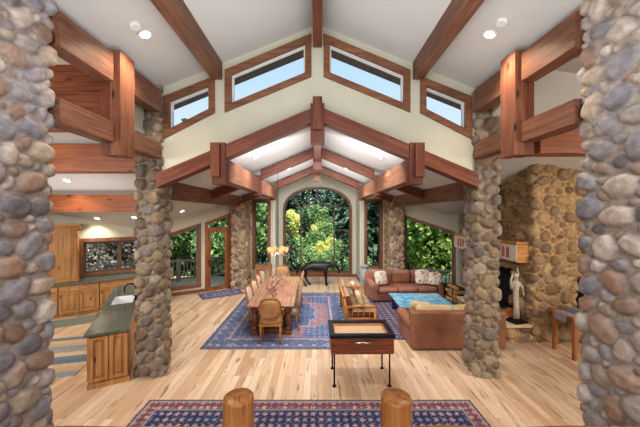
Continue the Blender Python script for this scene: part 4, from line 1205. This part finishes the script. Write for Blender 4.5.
# log settee
def stripes(name):
    t = NT(name); b = t.bsdf(0.95, 0, 0.1); v = t.coords()
    w = t.n('TexWave', wave_type='BANDS', bands_direction='Y'); w.inputs['Scale'].default_value = 2.2; w.inputs['Distortion'].default_value = 1.5; t.l(v, w.inputs['Vector'])
    t.l(t.ramp(w.outputs['Color'], [(0.1, srgb(120, 74, 58)), (0.35, srgb(206, 178, 140)), (0.6, srgb(214, 190, 154)), (0.8, srgb(150, 110, 80)), (0.95, srgb(92, 96, 104))]), b.inputs['Base Color']); return t.m
M['stripe'] = stripes('woven_stripes')
r = empty('log_settee', (1.06, 7.92, 0.013), 0, 'peeled-wood settee with striped woven cushions, facing the coffee table', 'settee')
W2 = 0.92
for s in (-1, 1):
    y = s*W2
    mb = MB(); mb.tube([(0.36, y, 0), (0.36, y, 0.58)], 0.035, 10); mb.tube([(-0.32, y, 0), (-0.34, y, 0.5), (-0.42, y, 0.86)], 0.035, 10)
    mb.tube([(-0.37, y, 0.57), (0.02, y, 0.62), (0.34, y, 0.60), (0.40, y, 0.55)], 0.035, 10); mb.tube([(-0.33, y, 0.30), (0.36, y, 0.30)], 0.028, 8)
    for k in range(4): mb.tube([(-0.2+k*0.14, y, 0.30), (-0.2+k*0.14, y, 0.60)], 0.014, 7)
    mb.build('arm', M['bench'], r, smooth=True)
mb = MB()
for x, z in ((0.36, 0.26), (-0.33, 0.28)): mb.tube([(x, -W2, z), (x, W2, z)], 0.032, 10)
for k in range(7): mb.tube([(0.36, -W2+0.2+k*0.24, 0.27), (-0.33, -W2+0.2+k*0.24, 0.28)], 0.018, 7)
mb.build('seat_frame', M['bench'], r, smooth=True)
mb = MB(); mb.tube([(-0.42, -W2-0.04, 0.85), (-0.42, W2+0.04, 0.85)], 0.036, 10); mb.tube([(-0.345, -W2, 0.50), (-0.345, W2, 0.50)], 0.025, 8)
for k in range(9): mb.tube([(-0.345, -W2+0.16+k*0.19, 0.5), (-0.42, -W2+0.16+k*0.19, 0.85)], 0.014, 7)
mb.build('back_frame', M['bench'], r, smooth=True)
for k in range(2):
    y0 = -W2+0.05+k*0.88
    mb = MB(); mb.cushion((-0.22, y0, 0.31), (0.40, y0+0.86, 0.45), 0.02, 8, 0.25); mb.build('seat_cushion', M['stripe'], r, smooth=True)
    mb = MB(); mb.M = Matrix.Translation((-0.27, y0+0.43, 0.66)) @ Matrix.Rotation(R(76), 4, 'Y'); mb.cushion((-0.22, -0.42, -0.07), (0.22, 0.42, 0.07), 0.03, 8, 0.3); mb.build('back_cushion', M['stripe'], r, smooth=True)
M['rust'] = plain('rust_weave', srgb(150, 92, 70), 0.9, 0.3, 20)
for k, (y, mt_, lb) in enumerate(((7.35, M['tan'], 'tan throw pillow on the settee near its arm by the game table'), (7.85, M['rust'], 'rust throw pillow in the middle of the settee'), (8.4, M['tan'], 'tan throw pillow on the settee end near the horse'))):
    pillow((1.06+0.02, y, 0.71), (R(70), 0, R(90)), lb, 0.40, mt_)

# ------------------------------------------------------------------ game table
r = empty('game_table', (0.745, 5.06, 0), R(0.5), 'open-topped burl wood game table on thin metal legs', 'game table')
GW, GD = 0.525, 0.325
mb = MB(); z0, z1 = 0.56, 0.83
mb.box((-GW, -GD, z0), (GW, -GD+0.025, z1)); mb.box((-GW, GD-0.025, z0), (GW, GD, z1)); mb.box((-GW, -GD+0.025, z0), (-GW+0.025, GD-0.025, z1)); mb.box((GW-0.025, -GD+0.025, z0), (GW, GD-0.025, z1))
mb.box((-GW+.025, -GD+.025, z0), (GW-.025, GD-.025, z0+0.03)); mb.build('cabinet_box', M['gamew'], r)
M['navyrim'] = plain('dark_rim', srgb(38, 42, 54), 0.25, 0.15, 10)
mb = MB(); a, b, w = GW+0.02, GD+0.02, 0.085
for lo, hi in (((-a, -b), (a, -b+w)), ((-a, b-w), (a, b)), ((-a, -b+w), (-a+w, b-w)), ((a-w, -b+w), (a, b-w))): mb.box((lo[0], lo[1], 0.832), (hi[0], hi[1], 0.885))
mb.build('rim', M['navyrim'], r)
mb = MB(); mb.box((-GW+0.027, -GD+0.027, 0.79), (GW-0.027, GD-0.027, 0.815)); mb.build('playing_surface', M['sand'], r)
mb = MB(); c_, d_ = GW-0.07, GD-0.07
for lo, hi in (((-c_, -d_), (c_, -d_+0.02)), ((-c_, d_-0.02), (c_, d_)), ((-c_, -d_), (-c_+0.02, d_)), ((c_-0.02, -d_), (c_, d_))): mb.box((lo[0], lo[1], 0.815), (hi[0], hi[1], 0.85))
mb.build('inner_trim', M['mantelw'], r)
mb = MB(); mb.tube([(-0.14, -GD-0.045, 0.775), (-0.07, -GD-0.055, 0.77), (0, -GD-0.045, 0.778), (0.07, -GD-0.055, 0.77), (0.15, -GD-0.045, 0.775)], [0.008, 0.013, 0.009, 0.013, 0.008], 8)
for x in (-0.12, 0.13): mb.tube([(x, -GD+0.0, 0.775), (x, -GD-0.045, 0.775)], 0.007, 6)
mb.build('handle', M['chrome'], r, smooth=True)
for sx in (-1, 1):
    for sy in (-1, 1):
        mb = MB(); mb.lathe([(0.035, 0), (0.035, 0.012), (0.016, 0.03), (0.014, 0.06), (0.014, 0.56)], (sx*(GW-0.06), sy*(GD-0.05), 0), 10); mb.build('leg', M['black'], r, smooth=True)

# ------------------------------------------------------------------ console by the narrow window
r = empty('console_stand', (-2.18, 11.52, 0), 0, 'small brown wooden stand below the narrow window by the stone column', 'console')
mb = MB(); mb.box((-0.32, -0.17, 0.80), (0.32, 0.17, 0.84)); mb.build('table_top', M['sidew'], r, bevel=0.006)
mb = MB(); mb.box((-0.29, -0.14, 0.68), (0.29, 0.14, 0.80)); mb.build('apron', M['sidew'], r)
for sx in (-1, 1):
    for sy in (-1, 1):
        mb = MB(); mb.box((sx*0.28-0.025, sy*0.13-0.025, 0), (sx*0.28+0.025, sy*0.13+0.025, 0.80)); mb.build('leg', M['sidew'], r)
M['leaf'] = plain('leaf_green', srgb(76, 112, 84), 0.5, 0.4, 8)
M['pot'] = plain('teal_glaze', srgb(84, 120, 126), 0.3, 0.2, 8)
def potted(loc, label, sd):
    q = empty('potted_plant', loc, 0, label, 'plant'); rn = random.Random(sd)
    mb = MB(); mb.lathe([(0.05, 0), (0.07, 0.03), (0.08, 0.10), (0.075, 0.10), (0.06, 0.09)], n=14); mb.build('pot', M['pot'], q, smooth=True)
    mb = MB()
    for k in range(22):
        a = rn.uniform(0, 2*PI); l = rn.uniform(.08, .17); e = rn.uniform(.3, 1.1); d = Vector((math.cos(a), math.sin(a), 0)); s_ = Vector((-d.y, d.x, 0))*0.02
        p0 = Vector((0, 0, 0.09)); p1 = p0+d*l*0.5+Vector((0, 0, l*e)); p2 = p0+d*l+Vector((0, 0, l*e*0.8))
        mb.add([p0-s_*.3, p0+s_*.3, p1+s_, p1-s_, p2], [(0, 1, 2, 3), (3, 2, 4)])
    mb.build('leaves', M['leaf'], q); return q
potted((-2.33, 11.52, 0.841), 'small leafy plant in a teal pot on the stand, nearer the stone column', 1)
potted((-2.02, 11.50, 0.841), 'small leafy plant in a teal pot on the stand, nearer the arched window', 2)

# ------------------------------------------------------------------ side table by the chimney
r = empty('side_table', (5.42, 5.86, 0), 0, 'rustic pine side table against the stone chimney', 'table')
mb = MB(); mb.box((-0.40, -0.30, 0.80), (0.40, 0.30, 0.85)); mb.build('table_top', M['sidew'], r, bevel=0.01)
mb = MB(); mb.box((-0.34, -0.24, 0.70), (0.34, 0.24, 0.80)); mb.build('apron', M['sidew'], r)
for sx in (-1, 1):
    for sy in (-1, 1):
        mb = MB(); mb.box((sx*0.34-0.035, sy*0.24-0.035, 0), (sx*0.34+0.035, sy*0.24+0.035, 0.80)); mb.build('leg', M['sidew'], r, bevel=0.006)
M['greycloth'] = plain('grey_weave', srgb(150, 148, 156), 0.9, 0.3, 30)
mb = MB(); mb.box((-0.43, -0.14, 0.851), (0.41, 0.14, 0.858)); mb.box((-0.432, -0.14, 0.70), (-0.425, 0.14, 0.858)); o = mb.build('table_runner', M['greycloth'], loc=(5.42, 5.86, 0)); tag(o, 'grey woven runner hanging over the end of the side table', 'runner')
bx = empty('stacked_box', (5.45, 5.86, 0.859), R(8), 'flat grey box on the side table runner', 'box')
mb = MB(); mb.box((-0.22, -0.13, 0), (0.2, 0.13, 0.07)); mb.build('box_body', M['greycloth'], bx, bevel=0.006)
mb = MB(); mb.box((-0.225, -0.135, 0.07), (0.205, 0.135, 0.10)); mb.build('lid', M['urn'], bx, bevel=0.006)
ds = empty('driftwood_sculpture', (5.40, 5.86, 0.96), 0, 'jagged black sculpture standing upright on the grey box', 'sculpture')
rn = random.Random(4); mb = MB()
mb.tube([(rn.uniform(-.03, .03), rn.uniform(-.03, .03), z*0.08) for z in range(9)], [0.06, 0.05, 0.06, 0.045, 0.05, 0.035, 0.04, 0.025, 0.01], 7)
for k in range(6):
    z = 0.12+k*0.08; a = rn.uniform(0, 6.28); mb.tube([(0, 0, z), (0.08*math.cos(a), 0.08*math.sin(a), z+0.07)], [0.025, 0.006], 6)
mb.build('carved_form', M['black'], ds)

# ------------------------------------------------------------------ log railing on the landing
mb = MB(); mb.box((-2.7, -1.65, 0), (2.7, 1.95, 0.62)); tag(mb.build('floor_landing', M['floor']), kind='structure')
def log_post(x, label, sd):
    rn = random.Random(sd); n = 36; r0 = 0.101
    prof = [(0.0, r0*1.04), (0.5, r0), (0.98, r0*0.99), (1.07, r0*0.97), (1.085, r0*0.93), (1.09, r0*0.86)]
    vs = []; fs = []
    ph = rn.uniform(0, 6)
    for z, rr in prof:
        for k in range(n):
            t = 2*PI*k/n; q = rr*(1+0.012*math.sin(3*t+ph)+0.008*math.sin(5*t))
            vs.append((q*math.cos(t), q*math.sin(t), z))
    m = len(prof)
    for i in range(m-1):
        for k in range(n): fs.append((i*n+k, i*n+(k+1) % n, (i+1)*n+(k+1) % n, (i+1)*n+k))
    fs.append(tuple(range((m-1)*n, m*n)))
    r = empty('log_post', (x, 1.86, 0.62), rn.uniform(0, 6), label, 'post')
    mb = MB(); mb.add(vs, fs); o = mb.build('post_shaft', M['log'], r, smooth=True)
    o.modifiers.new('n', 'EDGE_SPLIT').split_angle = R(50)
    # drying crack on the cut top
    mb = MB(); mb.add([(0.0, -0.004, 1.0908), (0.084, -0.001, 1.0908), (0.084, 0.003, 1.0908), (0.0, 0.006, 1.0908)], [(0, 1, 2, 3)]); mb.build('drying_crack', M['tableleg'], r)
    return r
log_post(-0.515, 'round peeled log newel post with flat cut top, on the kitchen side of the railing', 1)
log_post(0.512, 'round peeled log newel post with flat cut top, on the fireplace side of the railing', 2)
for a, b, lb in ((-2.68, -0.63, 'horizontal log rail between the big kitchen-side column and its newel post'), (-0.40, 0.40, 'short horizontal log rail between the two newel posts'), (0.63, 2.70, 'horizontal log rail between the fireplace-side newel post and the big column')):
    mb = MB(); n = max(3, int((b-a)/0.2)); L = b-a
    zt = 1.425 if L > 1 else 1.36
    mb.tube([(L*k/n, 0, 0.006*math.sin(k*1.7)) for k in range(n+1)], [0.07+0.004*math.sin(k*1.3) for k in range(n+1)], 18)
    o = mb.build('log_handrail', M['railw'], smooth=True, loc=(a, 1.86, zt)); tag(o, lb, 'railing')

# ------------------------------------------------------------------ recessed lights and smoke detectors
def on_ceiling(px, py, zf):
    a, c = (px-317.5)/FPX, (213.5-py)/FPX
    y = 1.0
    while y < 13 and CAMZ+c*y < float(zf(a*y, y)): y += 0.01
    return Vector((a*y, y, float(zf(a*y, y))))
def ceil_thing(px, py, zf, r_, name, label, cat, light=0, col=(1, 0.86, 0.68)):
    p = on_ceiling(px, py, zf); e = 0.05
    nx = (float(zf(p.x+e, p.y))-float(zf(p.x-e, p.y)))/(2*e); ny = (float(zf(p.x, p.y+e))-float(zf(p.x, p.y-e)))/(2*e)
    nrm = Vector((nx, ny, -1)).normalized()      # pointing down into the room
    q = Vector((0, 0, -1)).rotation_difference(nrm)
    o = empty(name, p, 0, label, cat, None, 'thing'); o.rotation_mode = 'QUATERNION'; o.rotation_quaternion = q
    if light:
        mb = MB(); mb.lathe([(r_, 0), (r_, -0.012), (r_*0.72, -0.014), (r_*0.70, -0.004)], n=20); mb.build('trim_ring', M['vaneer'], o)
        mb = MB(); mb.lathe([(r_*0.70, -0.004), (r_*0.69, -0.0065)], n=20); mb.build('lens', M['lens'], o)
        ld = bpy.data.lights.new('can_spot', 'SPOT'); ld.energy = light; ld.color = col; ld.spot_size = R(125); ld.spot_blend = 0.8; ld.shadow_soft_size = 0.05
        lo = bpy.data.objects.new('can_spot', ld); COL.objects.link(lo); lo.location = p+nrm*0.06; lo.rotation_euler = (0, 0, 0)
    else:
        mb = MB(); mb.lathe([(r_, 0), (r_, -0.02), (r_*0.8, -0.035)], n=18); mb.build('housing', M['vaneer'], o)
UF = lambda x, y: ZU(x); HF = lambda x, y: ZH(x)
ceil_thing(145, 34, UF, 0.09, 'recessed_light', 'lit recessed light in the upper ceiling slope on the kitchen side', 'light', 130)
ceil_thing(490, 34, UF, 0.09, 'recessed_light', 'lit recessed light in the upper ceiling slope on the fireplace side', 'light', 130)
ceil_thing(135, 25, UF, 0.07, 'smoke_detector', 'small white ceiling disc beside the recessed light on the kitchen side', 'smoke detector')
ceil_thing(502, 21, UF, 0.07, 'smoke_detector', 'small white ceiling disc beside the recessed light on the fireplace side', 'smoke detector')
ceil_thing(256, 157, HF, 0.09, 'recessed_light', 'recessed light in the hall ceiling over the dining table', 'light', 40)
ceil_thing(380, 157, HF, 0.09, 'recessed_light', 'recessed light in the hall ceiling over the log settee', 'light', 40)
ceil_thing(67, 180, ZL, 0.09, 'recessed_light', 'recessed kitchen light between the two cross beams', 'light', 50)
ceil_thing(97, 218, ZL, 0.09, 'recessed_light', 'recessed kitchen light just above the hutch cabinet and window', 'light', 60)
ceil_thing(134, 217, ZL, 0.09, 'recessed_light', 'recessed kitchen light above the window, touching the tall column in view', 'light', 60)
ceil_thing(182, 211, ZL, 0.09, 'recessed_light', 'recessed light in the low ceiling over the patio door', 'light', 60)
for sx_ in (-1, 1):  # two invented cans, added to brighten the far floor
    px_ = 317.5+FPX*sx_*0.95/9.5; py_ = 213.5-FPX*(float(ZH(0.95))-CAMZ)/9.5
    ceil_thing(px_, py_, HF, 0.08, 'recessed_light', 'added fill light past the middle truss, on the %s side of the ridge' % ('kitchen' if sx_ < 0 else 'fireplace'), 'light', 140, (1, 0.93, 0.84))
# chandelier lamp, and added fill lamps that have no fixture
def point(loc, e, col, r_=0.1):
    ld = bpy.data.lights.new('lamp', 'POINT'); ld.energy = e; ld.color = col; ld.shadow_soft_size = r_
    o = bpy.data.objects.new('lamp', ld); COL.objects.link(o); o.location = loc
def area(loc, target, sx, sy, e, col):
    ld = bpy.data.lights.new('added_fill_lamp', 'AREA'); ld.shape = 'RECTANGLE'; ld.size = sx; ld.size_y = sy; ld.energy = e; ld.color = col
    o = bpy.data.objects.new('added_fill_lamp', ld); COL.objects.link(o); o.location = loc
    o.rotation_euler = (Vector(target)-Vector(loc)).to_track_quat('-Z', 'Y').to_euler()
point((-1.14, 8.2, CHZ-0.12), 18, (1, 0.75, 0.45), 0.05)

# ------------------------------------------------------------------ outdoors
def terr(x, y):
    d = y-15.0
    z = np.where(d < 0, -0.9+0*d, -0.9+0.20*d)
    side = np.clip(np.abs(x)-9, 0, 40)
    return z+0.12*side+0.25*np.sin(x*0.9+y*0.7)*np.cos(y*0.53)
def ground_mat():
    t = NT('forest_ground'); b = t.bsdf(0.95, 0, 0.1); v = t.coords()
    c = t.ramp(t.noise(v, 0.9, 8, 0.7), [(0.3, srgb(48, 62, 36)), (0.5, srgb(92, 112, 56)), (0.62, srgb(128, 140, 74)), (0.75, srgb(120, 108, 84))])
    t.l(c, b.inputs['Base Color']); t.bump(t.noise(v, 6, 6), b, 0.6, 0.1); return t.m
xs = np.linspace(-45, 45, 91); ys = np.linspace(9.0, 62, 80)
o = field('terrain_hillside', xs, ys, lambda x, y: np.where((y < 13.4) & (np.abs(x) < 30), np.minimum(terr(x, y), -0.95), terr(x, y)), ground_mat())
mb = MB(); mb.add([(-45, -12, -0.98), (45, -12, -0.98), (45, 10, -0.98), (-45, 10, -0.98)], [(0, 1, 2, 3)]); tag(mb.build('terrain_yard', ground_mat()), kind='structure')

def foliage(name, stops, trans=0.25):
    t = NT(name); b = t.bsdf(0.7, 0, 0.15)
    g = t.n('NewGeometry'); v = t.coords()
    stops = [(p, tuple(min(0.95, (q*0.74+0.26*(0.3*cc[0]+0.6*cc[1]+0.1*cc[2]))*1.5) for q in cc[:3])+(1,)) for p, cc in stops]
    c = t.ramp(g.outputs['Random Per Island'], stops)
    t.l(t.mix(c, t.ramp(t.noise(v, 0.8, 2), [(0.3, (0.7, 0.7, 0.7, 1)), (0.7, (1.2, 1.2, 1.2, 1))]), 1.0, 'MULTIPLY'), b.inputs['Base Color'])
    tl = t.n('BsdfTranslucent'); t.l(c, tl.inputs[0]); mx = t.n('MixShader'); mx.inputs[0].default_value = trans
    t.l(b.outputs[0], mx.inputs[1]); t.l(tl.outputs[0], mx.inputs[2]); t.l(mx.outputs[0], t.out.inputs[0]); return t.m
M['needles'] = foliage('spruce_needles', [(0, srgb(70, 98, 88)), (0.5, srgb(112, 142, 128)), (1, srgb(160, 186, 172))], 0.25)
M['needles2'] = foliage('dark_needles', [(0, srgb(44, 66, 50)), (0.6, srgb(78, 106, 80)), (1, srgb(120, 146, 112))], 0.25)
M['aspen'] = foliage('aspen_yellow', [(0, srgb(186, 184, 50)), (0.5, srgb(222, 216, 80)), (1, srgb(240, 236, 140))], 0.35)
M['leafg'] = foliage('leaf_bright', [(0, srgb(84, 116, 36)), (0.5, srgb(128, 160, 56)), (1, srgb(180, 200, 92))], 0.35)
M['leafm'] = foliage('leaf_mid', [(0, srgb(84, 118, 64)), (0.5, srgb(128, 162, 92)), (1, srgb(182, 206, 140))], 0.4)
M['leafr'] = foliage('leaf_brush', [(0, srgb(104, 112, 88)), (0.5, srgb(150, 140, 132)), (1, srgb(190, 172, 166))], 0.3)

def quadcloud(P, D, S, name, mat, parent):
    """P centres, D long axis, S across axis -> quads"""
    n = len(P); V = np.stack([P-D-S, P+D-S*0.6, P+D+S*0.6, P-D+S], 1).reshape(-1, 3)
    F = np.arange(4*n).reshape(n, 4)
    me = np_mesh(name, V, F, False); me.materials.append(mat)
    o = bpy.data.objects.new(name, me); COL.objects.link(o); o.parent = parent
    return o
def conifer(label, H, Rb, seed, mat, group):
    g = np.random.default_rng(seed); root = empty('conifer_tree', (0, 0, 0), 0, label, 'tree', group)
    P = []; D = []; S = []
    nl = int(H/0.32)
    for i in range(nl):
        z = 0.05*H+0.95*H*i/nl; rr = Rb*(1-i/nl)**0.8+0.08; nb = int(7+4*(1-i/nl))
        for k in range(nb):
            a = g.random()*2*PI; L = rr*g.uniform(.75, 1.1); dr = g.uniform(.25, .5)
            dv = np.array([math.cos(a), math.sin(a), 0]); sv = np.array([-dv[1], dv[0], 0])
            for q in range(5):
                t = (q+0.7)/5; c = np.array([0, 0, z])+dv*L*t+np.array([0, 0, -dr*L*t*t+0.08*L*t])
                w = 0.20*(1.15-t)+0.05
                dd = dv*L*0.14+np.array([0, 0, -dr*L*0.2*t])
                P.append(c); D.append(dd); S.append(sv*w+np.array([0, 0, g.uniform(-.08, .08)]))
                P.append(c+np.array([0, 0, -0.08])); D.append(dd*0.8+sv*w*g.choice((-1, 1))); S.append(np.array([0, 0, 0.09])+dv*0.03)
    quadcloud(np.array(P), np.array(D), np.array(S), 'crown', mat, root)
    mb = MB(); mb.tube([(0, 0, -1.5), (0, 0, H*0.5), (0, 0, H*0.97)], [0.2, 0.12, 0.02], 8); mb.build('trunk', M['bark'], root)
    return root
def leafy(label, H, Rx, seed, mat, group, n=3600, leaf=0.11, low=0.12, name='leafy_tree'):
    g = np.random.default_rng(seed); root = empty(name, (0, 0, 0), 0, label, 'tree' if name != 'leafy_shrub' else 'shrub', group)
    nb = 26; cz = g.uniform(low, 0.92, nb)*H; pr = np.sin(np.clip((cz/H-low)/(1-low), .06, .95)*PI)**0.6
    aa = g.random(nb)*2*PI; ra = Rx*pr*np.sqrt(g.random(nb))*0.75
    C = np.stack([ra*np.cos(aa), ra*np.sin(aa), cz], 1); br = Rx*g.uniform(.28, .5, nb)
    k = g.integers(0, nb, n); u = g.normal(size=(n, 3)); u /= np.linalg.norm(u, axis=1)[:, None]
    P = C[k]+u*(br[k]*np.cbrt(g.uniform(.25, 1, n)))[:, None]
    P[:, 2] = np.maximum(P[:, 2], 0.05)
    D = g.normal(size=(n, 3)); D /= np.linalg.norm(D, axis=1)[:, None]
    S = np.cross(D, g.normal(size=(n, 3))); S /= np.linalg.norm(S, axis=1)[:, None]
    sz = g.uniform(.6, 1.3, n)[:, None]*leaf
    quadcloud(P, D*sz, S*sz*0.7, 'crown', mat, root)
    mb = MB(); mb.tube([(0, 0, -1.2), (0.03, 0, H*0.3), (0, 0.05, H*0.8)], [0.09*H/4, 0.06*H/4, 0.015], 7)
    for j in range(7):
        q = C[j]; mb.tube([(0.02, 0.02, q[2]*0.55), tuple(q)], [0.03, 0.01], 5)
    mb.build('trunk', M['bark'], root); return root
def put(o, x, y, s=1.0, rz=0.0, dz=0.0):
    o.location = (x, y, float(terr(np.float64(x), np.float64(y)))+dz); o.rotation_euler = (0, 0, rz); o.scale = (s, s, s); return o
rn = random.Random(21)
con1 = conifer('blue-green spruce with drooping boughs on the hillside beyond the arched window', 8.6, 2.1, 1, M['needles'], 'hillside spruces')
con2 = conifer('dark fir close outside the windows', 6.6, 1.7, 2, M['needles2'], 'dark firs near the house')
spr = [(-0.4, 27), (-3.4, 25), (2.8, 28), (-6.5, 29), (6.2, 30), (0.6, 36), (-4, 38), (4.5, 38), (9.5, 33), (-10, 33), (-14, 30), (13.5, 29), (-2, 45), (8, 44), (-8.5, 44), (17, 34), (-18, 35), (3, 50), (-14, 42), (13, 42)]
for k, (x, y) in enumerate(spr):
    o = con1 if k == 0 else copy_tree(con1); put(o, x, y, rn.uniform(.9, 1.3), rn.uniform(0, 6))
fir = [(2.5, 20.5), (3.9, 18.6), (-3.2, 19.2), (-2.35, 22.5), (1.9, 24.0), (5.2, 21.5)]
for k, (x, y) in enumerate(fir):
    o = con2 if k == 0 else copy_tree(con2); put(o, x, y, rn.uniform(.85, 1.1), rn.uniform(0, 6), -0.3)
for k, (x, y, s_) in enumerate(((1.75, 16.9, .42), (-1.5, 16.6, .36), (-0.9, 21.5, .45), (2.7, 17.4, .6), (-2.9, 17.0, .6), (0.9, 24.5, .7), (-1.4, 25.5, .8))):
    put(copy_tree(con2), x, y, s_, k*1.3, -0.1)
asp = leafy('slim bright yellow aspen beyond the arched window, beside the dark firs', 3.1, 0.6, 5, M['aspen'], None, 2600, 0.085); put(asp, -1.75, 19.5, 1.0, 0, 0)
ysh = leafy('yellow-green shrub low on the slope beyond the arched window', 2.3, 1.2, 6, M['aspen'], 'yellow shrubs below the arched window', 2600, 0.085, 0.1, 'leafy_shrub')
for k, (x, y, s) in enumerate(((0.35, 18.5, .55), (1.0, 19.8, .5), (-0.5, 17.6, .42), (0.1, 22, .7))):
    o = ysh if k == 0 else copy_tree(ysh); put(o, x, y, s, k*1.3)
lsh = leafy('mid-green shrub low on the slope beyond the arched window', 2.2, 1.4, 12, M['leafm'], 'green shrubs on the slope', 2600, 0.09, 0.1, 'leafy_shrub'); put(lsh, -0.1, 23.5, 1.2)
lg = leafy('bright sunlit leafy tree outside the big side window behind the sofa', 5.5, 2.0, 7, M['leafg'], 'leafy trees outside the sofa window', 5200, 0.10)
for k, (x, y, s) in enumerate(((6.2, 15.5, 1.0), (7.6, 16.8, 1.1), (5.2, 17.2, 1.05), (8.8, 15.2, .9), (7.0, 19.5, 1.3))):
    o = lg if k == 0 else copy_tree(lg); put(o, x, y, s, k*2.1)
lm = leafy('mid-green leafy tree beyond the deck outside the patio door', 5.5, 2.0, 8, M['leafm'], 'leafy trees beyond the deck', 5200, 0.10)
for k, (x, y, s) in enumerate(((-5.4, 15.6, 1.0), (-7.2, 16.2, 1.1), (-4.2, 16.8, 1.0), (-8.8, 15.0, 1.0), (-6.4, 19.5, 1.3), (-10.8, 15.2, 1.1))):
    o = lm if k == 0 else copy_tree(lm); put(o, x, y, s, k*1.7)
for k, (x, y, s_) in enumerate(((0.2, 16.3, .24), (-0.7, 16.9, .26), (1.0, 17.2, .28), (1.6, 18.6, .33), (-1.4, 18.4, .3), (-0.2, 20.3, .34), (0.9, 21.6, .4), (-2.3, 16.2, .3), (2.2, 16.0, .3))):
    put(copy_tree(lsh), x, y, s_*1.9, k*1.9)
br = leafy('greyish-pink brush on the bank outside the kitchen window', 2.6, 1.3, 9, M['leafr'], 'brush outside the kitchen window', 6500, 0.05, 0.1, 'leafy_shrub')
for k, (x, y, s) in enumerate(((-9.6, 11.6, 1.0), (-8.4, 12.6, 1.1), (-10.9, 10.8, 1.1), (-9.6, 13.6, 1.3), (-12, 12.5, 1.4))):
    o = br if k == 0 else copy_tree(br); o.location = (x, y, -0.5); o.rotation_euler = (0, 0, k*1.1); o.scale = (s, s, s)

# decks and railings
def deck(name, org, d, nv, a, b, off, label, cat='deck'):
    n_ = nv
    r = empty(name, org+d*((a+b)/2)+n_*off, math.atan2(d.y, d.x), label, cat)
    L = b-a; h = L/2
    mb = MB(); mb.box((-h, -0.045, 0.86), (h, 0.045, 0.93)); mb.build('top_rail', M['deckw'], r)
    mb = MB(); mb.box((-h, -0.03, 0.10), (h, 0.03, 0.16)); mb.build('bottom_rail', M['deckw'], r)
    for k in range(int(L/1.8)+1):
        x = -h+0.06+k*(L-0.12)/int(L/1.8); mb = MB(); mb.box((x-0.06, -0.06, -0.04), (x+0.06, 0.06, 0.98)); mb.build('post', M['deckw'], r)
    nb = int(L/0.14)
    for k in range(nb):
        x = -h+0.12+k*(L-0.24)/(nb-1); mb = MB(); mb.box((x-0.022, -0.02, 0.16), (x+0.022, 0.02, 0.86)); mb.build('baluster', M['deckw'], r)
    return r
deck('deck_railing', OL, DL, NL, -0.9, 4.2, 2.2, 'weathered wooden deck railing outside the patio door')
dk = deck('deck_railing', OR, DR, NR, -0.2, 3.6, 1.8, 'weathered wooden deck railing outside the big side window behind the sofa'); dk.location.z -= 0.4
for nm, org, d, nv in (('left', OL, DL, NL), ('right', OR, DR, NR)):
    mb = MB(); q = [org+d*-0.9+nv*0.22, org+d*4.4+nv*0.22, org+d*4.4+nv*2.4, org+d*-0.9+nv*2.4]
    dz = -0.4 if nm == 'right' else 0.0; lo = [p+Vector((0, 0, dz-0.20)) for p in q]; hi = [p+Vector((0, 0, dz-0.045)) for p in q]
    mb.add(lo+hi, [(3,2,1,0),(4,5,6,7),(0,1,5,4),(1,2,6,5),(2,3,7,6),(3,0,4,7)]); tag(fix(mb.build('floor_deck_'+nm, M['deckw'])), kind='structure')

# ------------------------------------------------------------------ light
w = bpy.data.worlds.new('sky'); SC.world = w; w.use_nodes = True
nt = w.node_tree; nt.nodes.clear()
tc = nt.nodes.new('ShaderNodeTexCoord'); sx = nt.nodes.new('ShaderNodeSeparateXYZ'); cr = nt.nodes.new('ShaderNodeValToRGB'); bg = nt.nodes.new('ShaderNodeBackground'); wo = nt.nodes.new('ShaderNodeOutputWorld')
nt.links.new(tc.outputs['Generated'], sx.inputs[0]); nt.links.new(sx.outputs['Z'], cr.inputs[0]); nt.links.new(cr.outputs[0], bg.inputs[0]); nt.links.new(bg.outputs[0], wo.inputs[0])
e = cr.color_ramp.elements; e[0].position = 0.0; e[0].color = (0.80, 0.87, 0.92, 1); e[1].position = 0.75; e[1].color = (0.30, 0.55, 0.90, 1)
bg.inputs[1].default_value = 1.15
sd = bpy.data.lights.new('sun', 'SUN'); sd.energy = 6.5; sd.angle = R(1.5); sd.color = (1, 0.95, 0.86)
so = bpy.data.objects.new('sun', sd); COL.objects.link(so); so.location = (10, -10, 20)
so.rotation_euler = Vector((-0.12, 0.55, -0.95)).to_track_quat('-Z', 'Y').to_euler()
area((0, -1.4, 4.3), (0, 6, 2.2), 5.0, 2.0, 200, (0.95, 0.97, 1.0))  # added fill lamps for the rooms and ceilings, no visible source
area((0, 2.6, 3.35), (0, 2.6, 9), 3.6, 3.0, 62, (0.95, 0.98, 1.0))
area((0, 6.6, 3.1), (0, 6.6, 9), 2.6, 2.2, 14, (0.97, 0.98, 1.0))
area((0, 9.6, 3.1), (0, 9.6, 9), 2.6, 2.4, 34, (0.97, 0.98, 1.0))
area((0, 5.6, 4.1), (0, 9.5, 0.3), 2.6, 0.5, 120, (0.98, 0.98, 1.0))
area((0, 8.22, 4.36), (0, 11.6, 0.6), 2.2, 0.3, 130, (0.98, 0.98, 1.0))
area((-6.2, 1.6, 3.2), (-5.6, 7.5, 1.2), 2.5, 1.5, 190, (1, 0.96, 0.92))
area((-5.6, 6.3, 2.9), (-5.6, 6.4, 9), 2.4, 2.0, 10, (1, 0.97, 0.94))
area((6.2, 1.6, 3.2), (5.4, 7.0, 1.4), 2.5, 1.5, 165, (1, 0.92, 0.82))
SC.view_settings.view_transform = 'Standard'
SC.view_settings.look = 'Medium High Contrast'
SC.view_settings.exposure = -0.2
SC.cycles.max_bounces = 8
SC.cycles.use_denoising = True
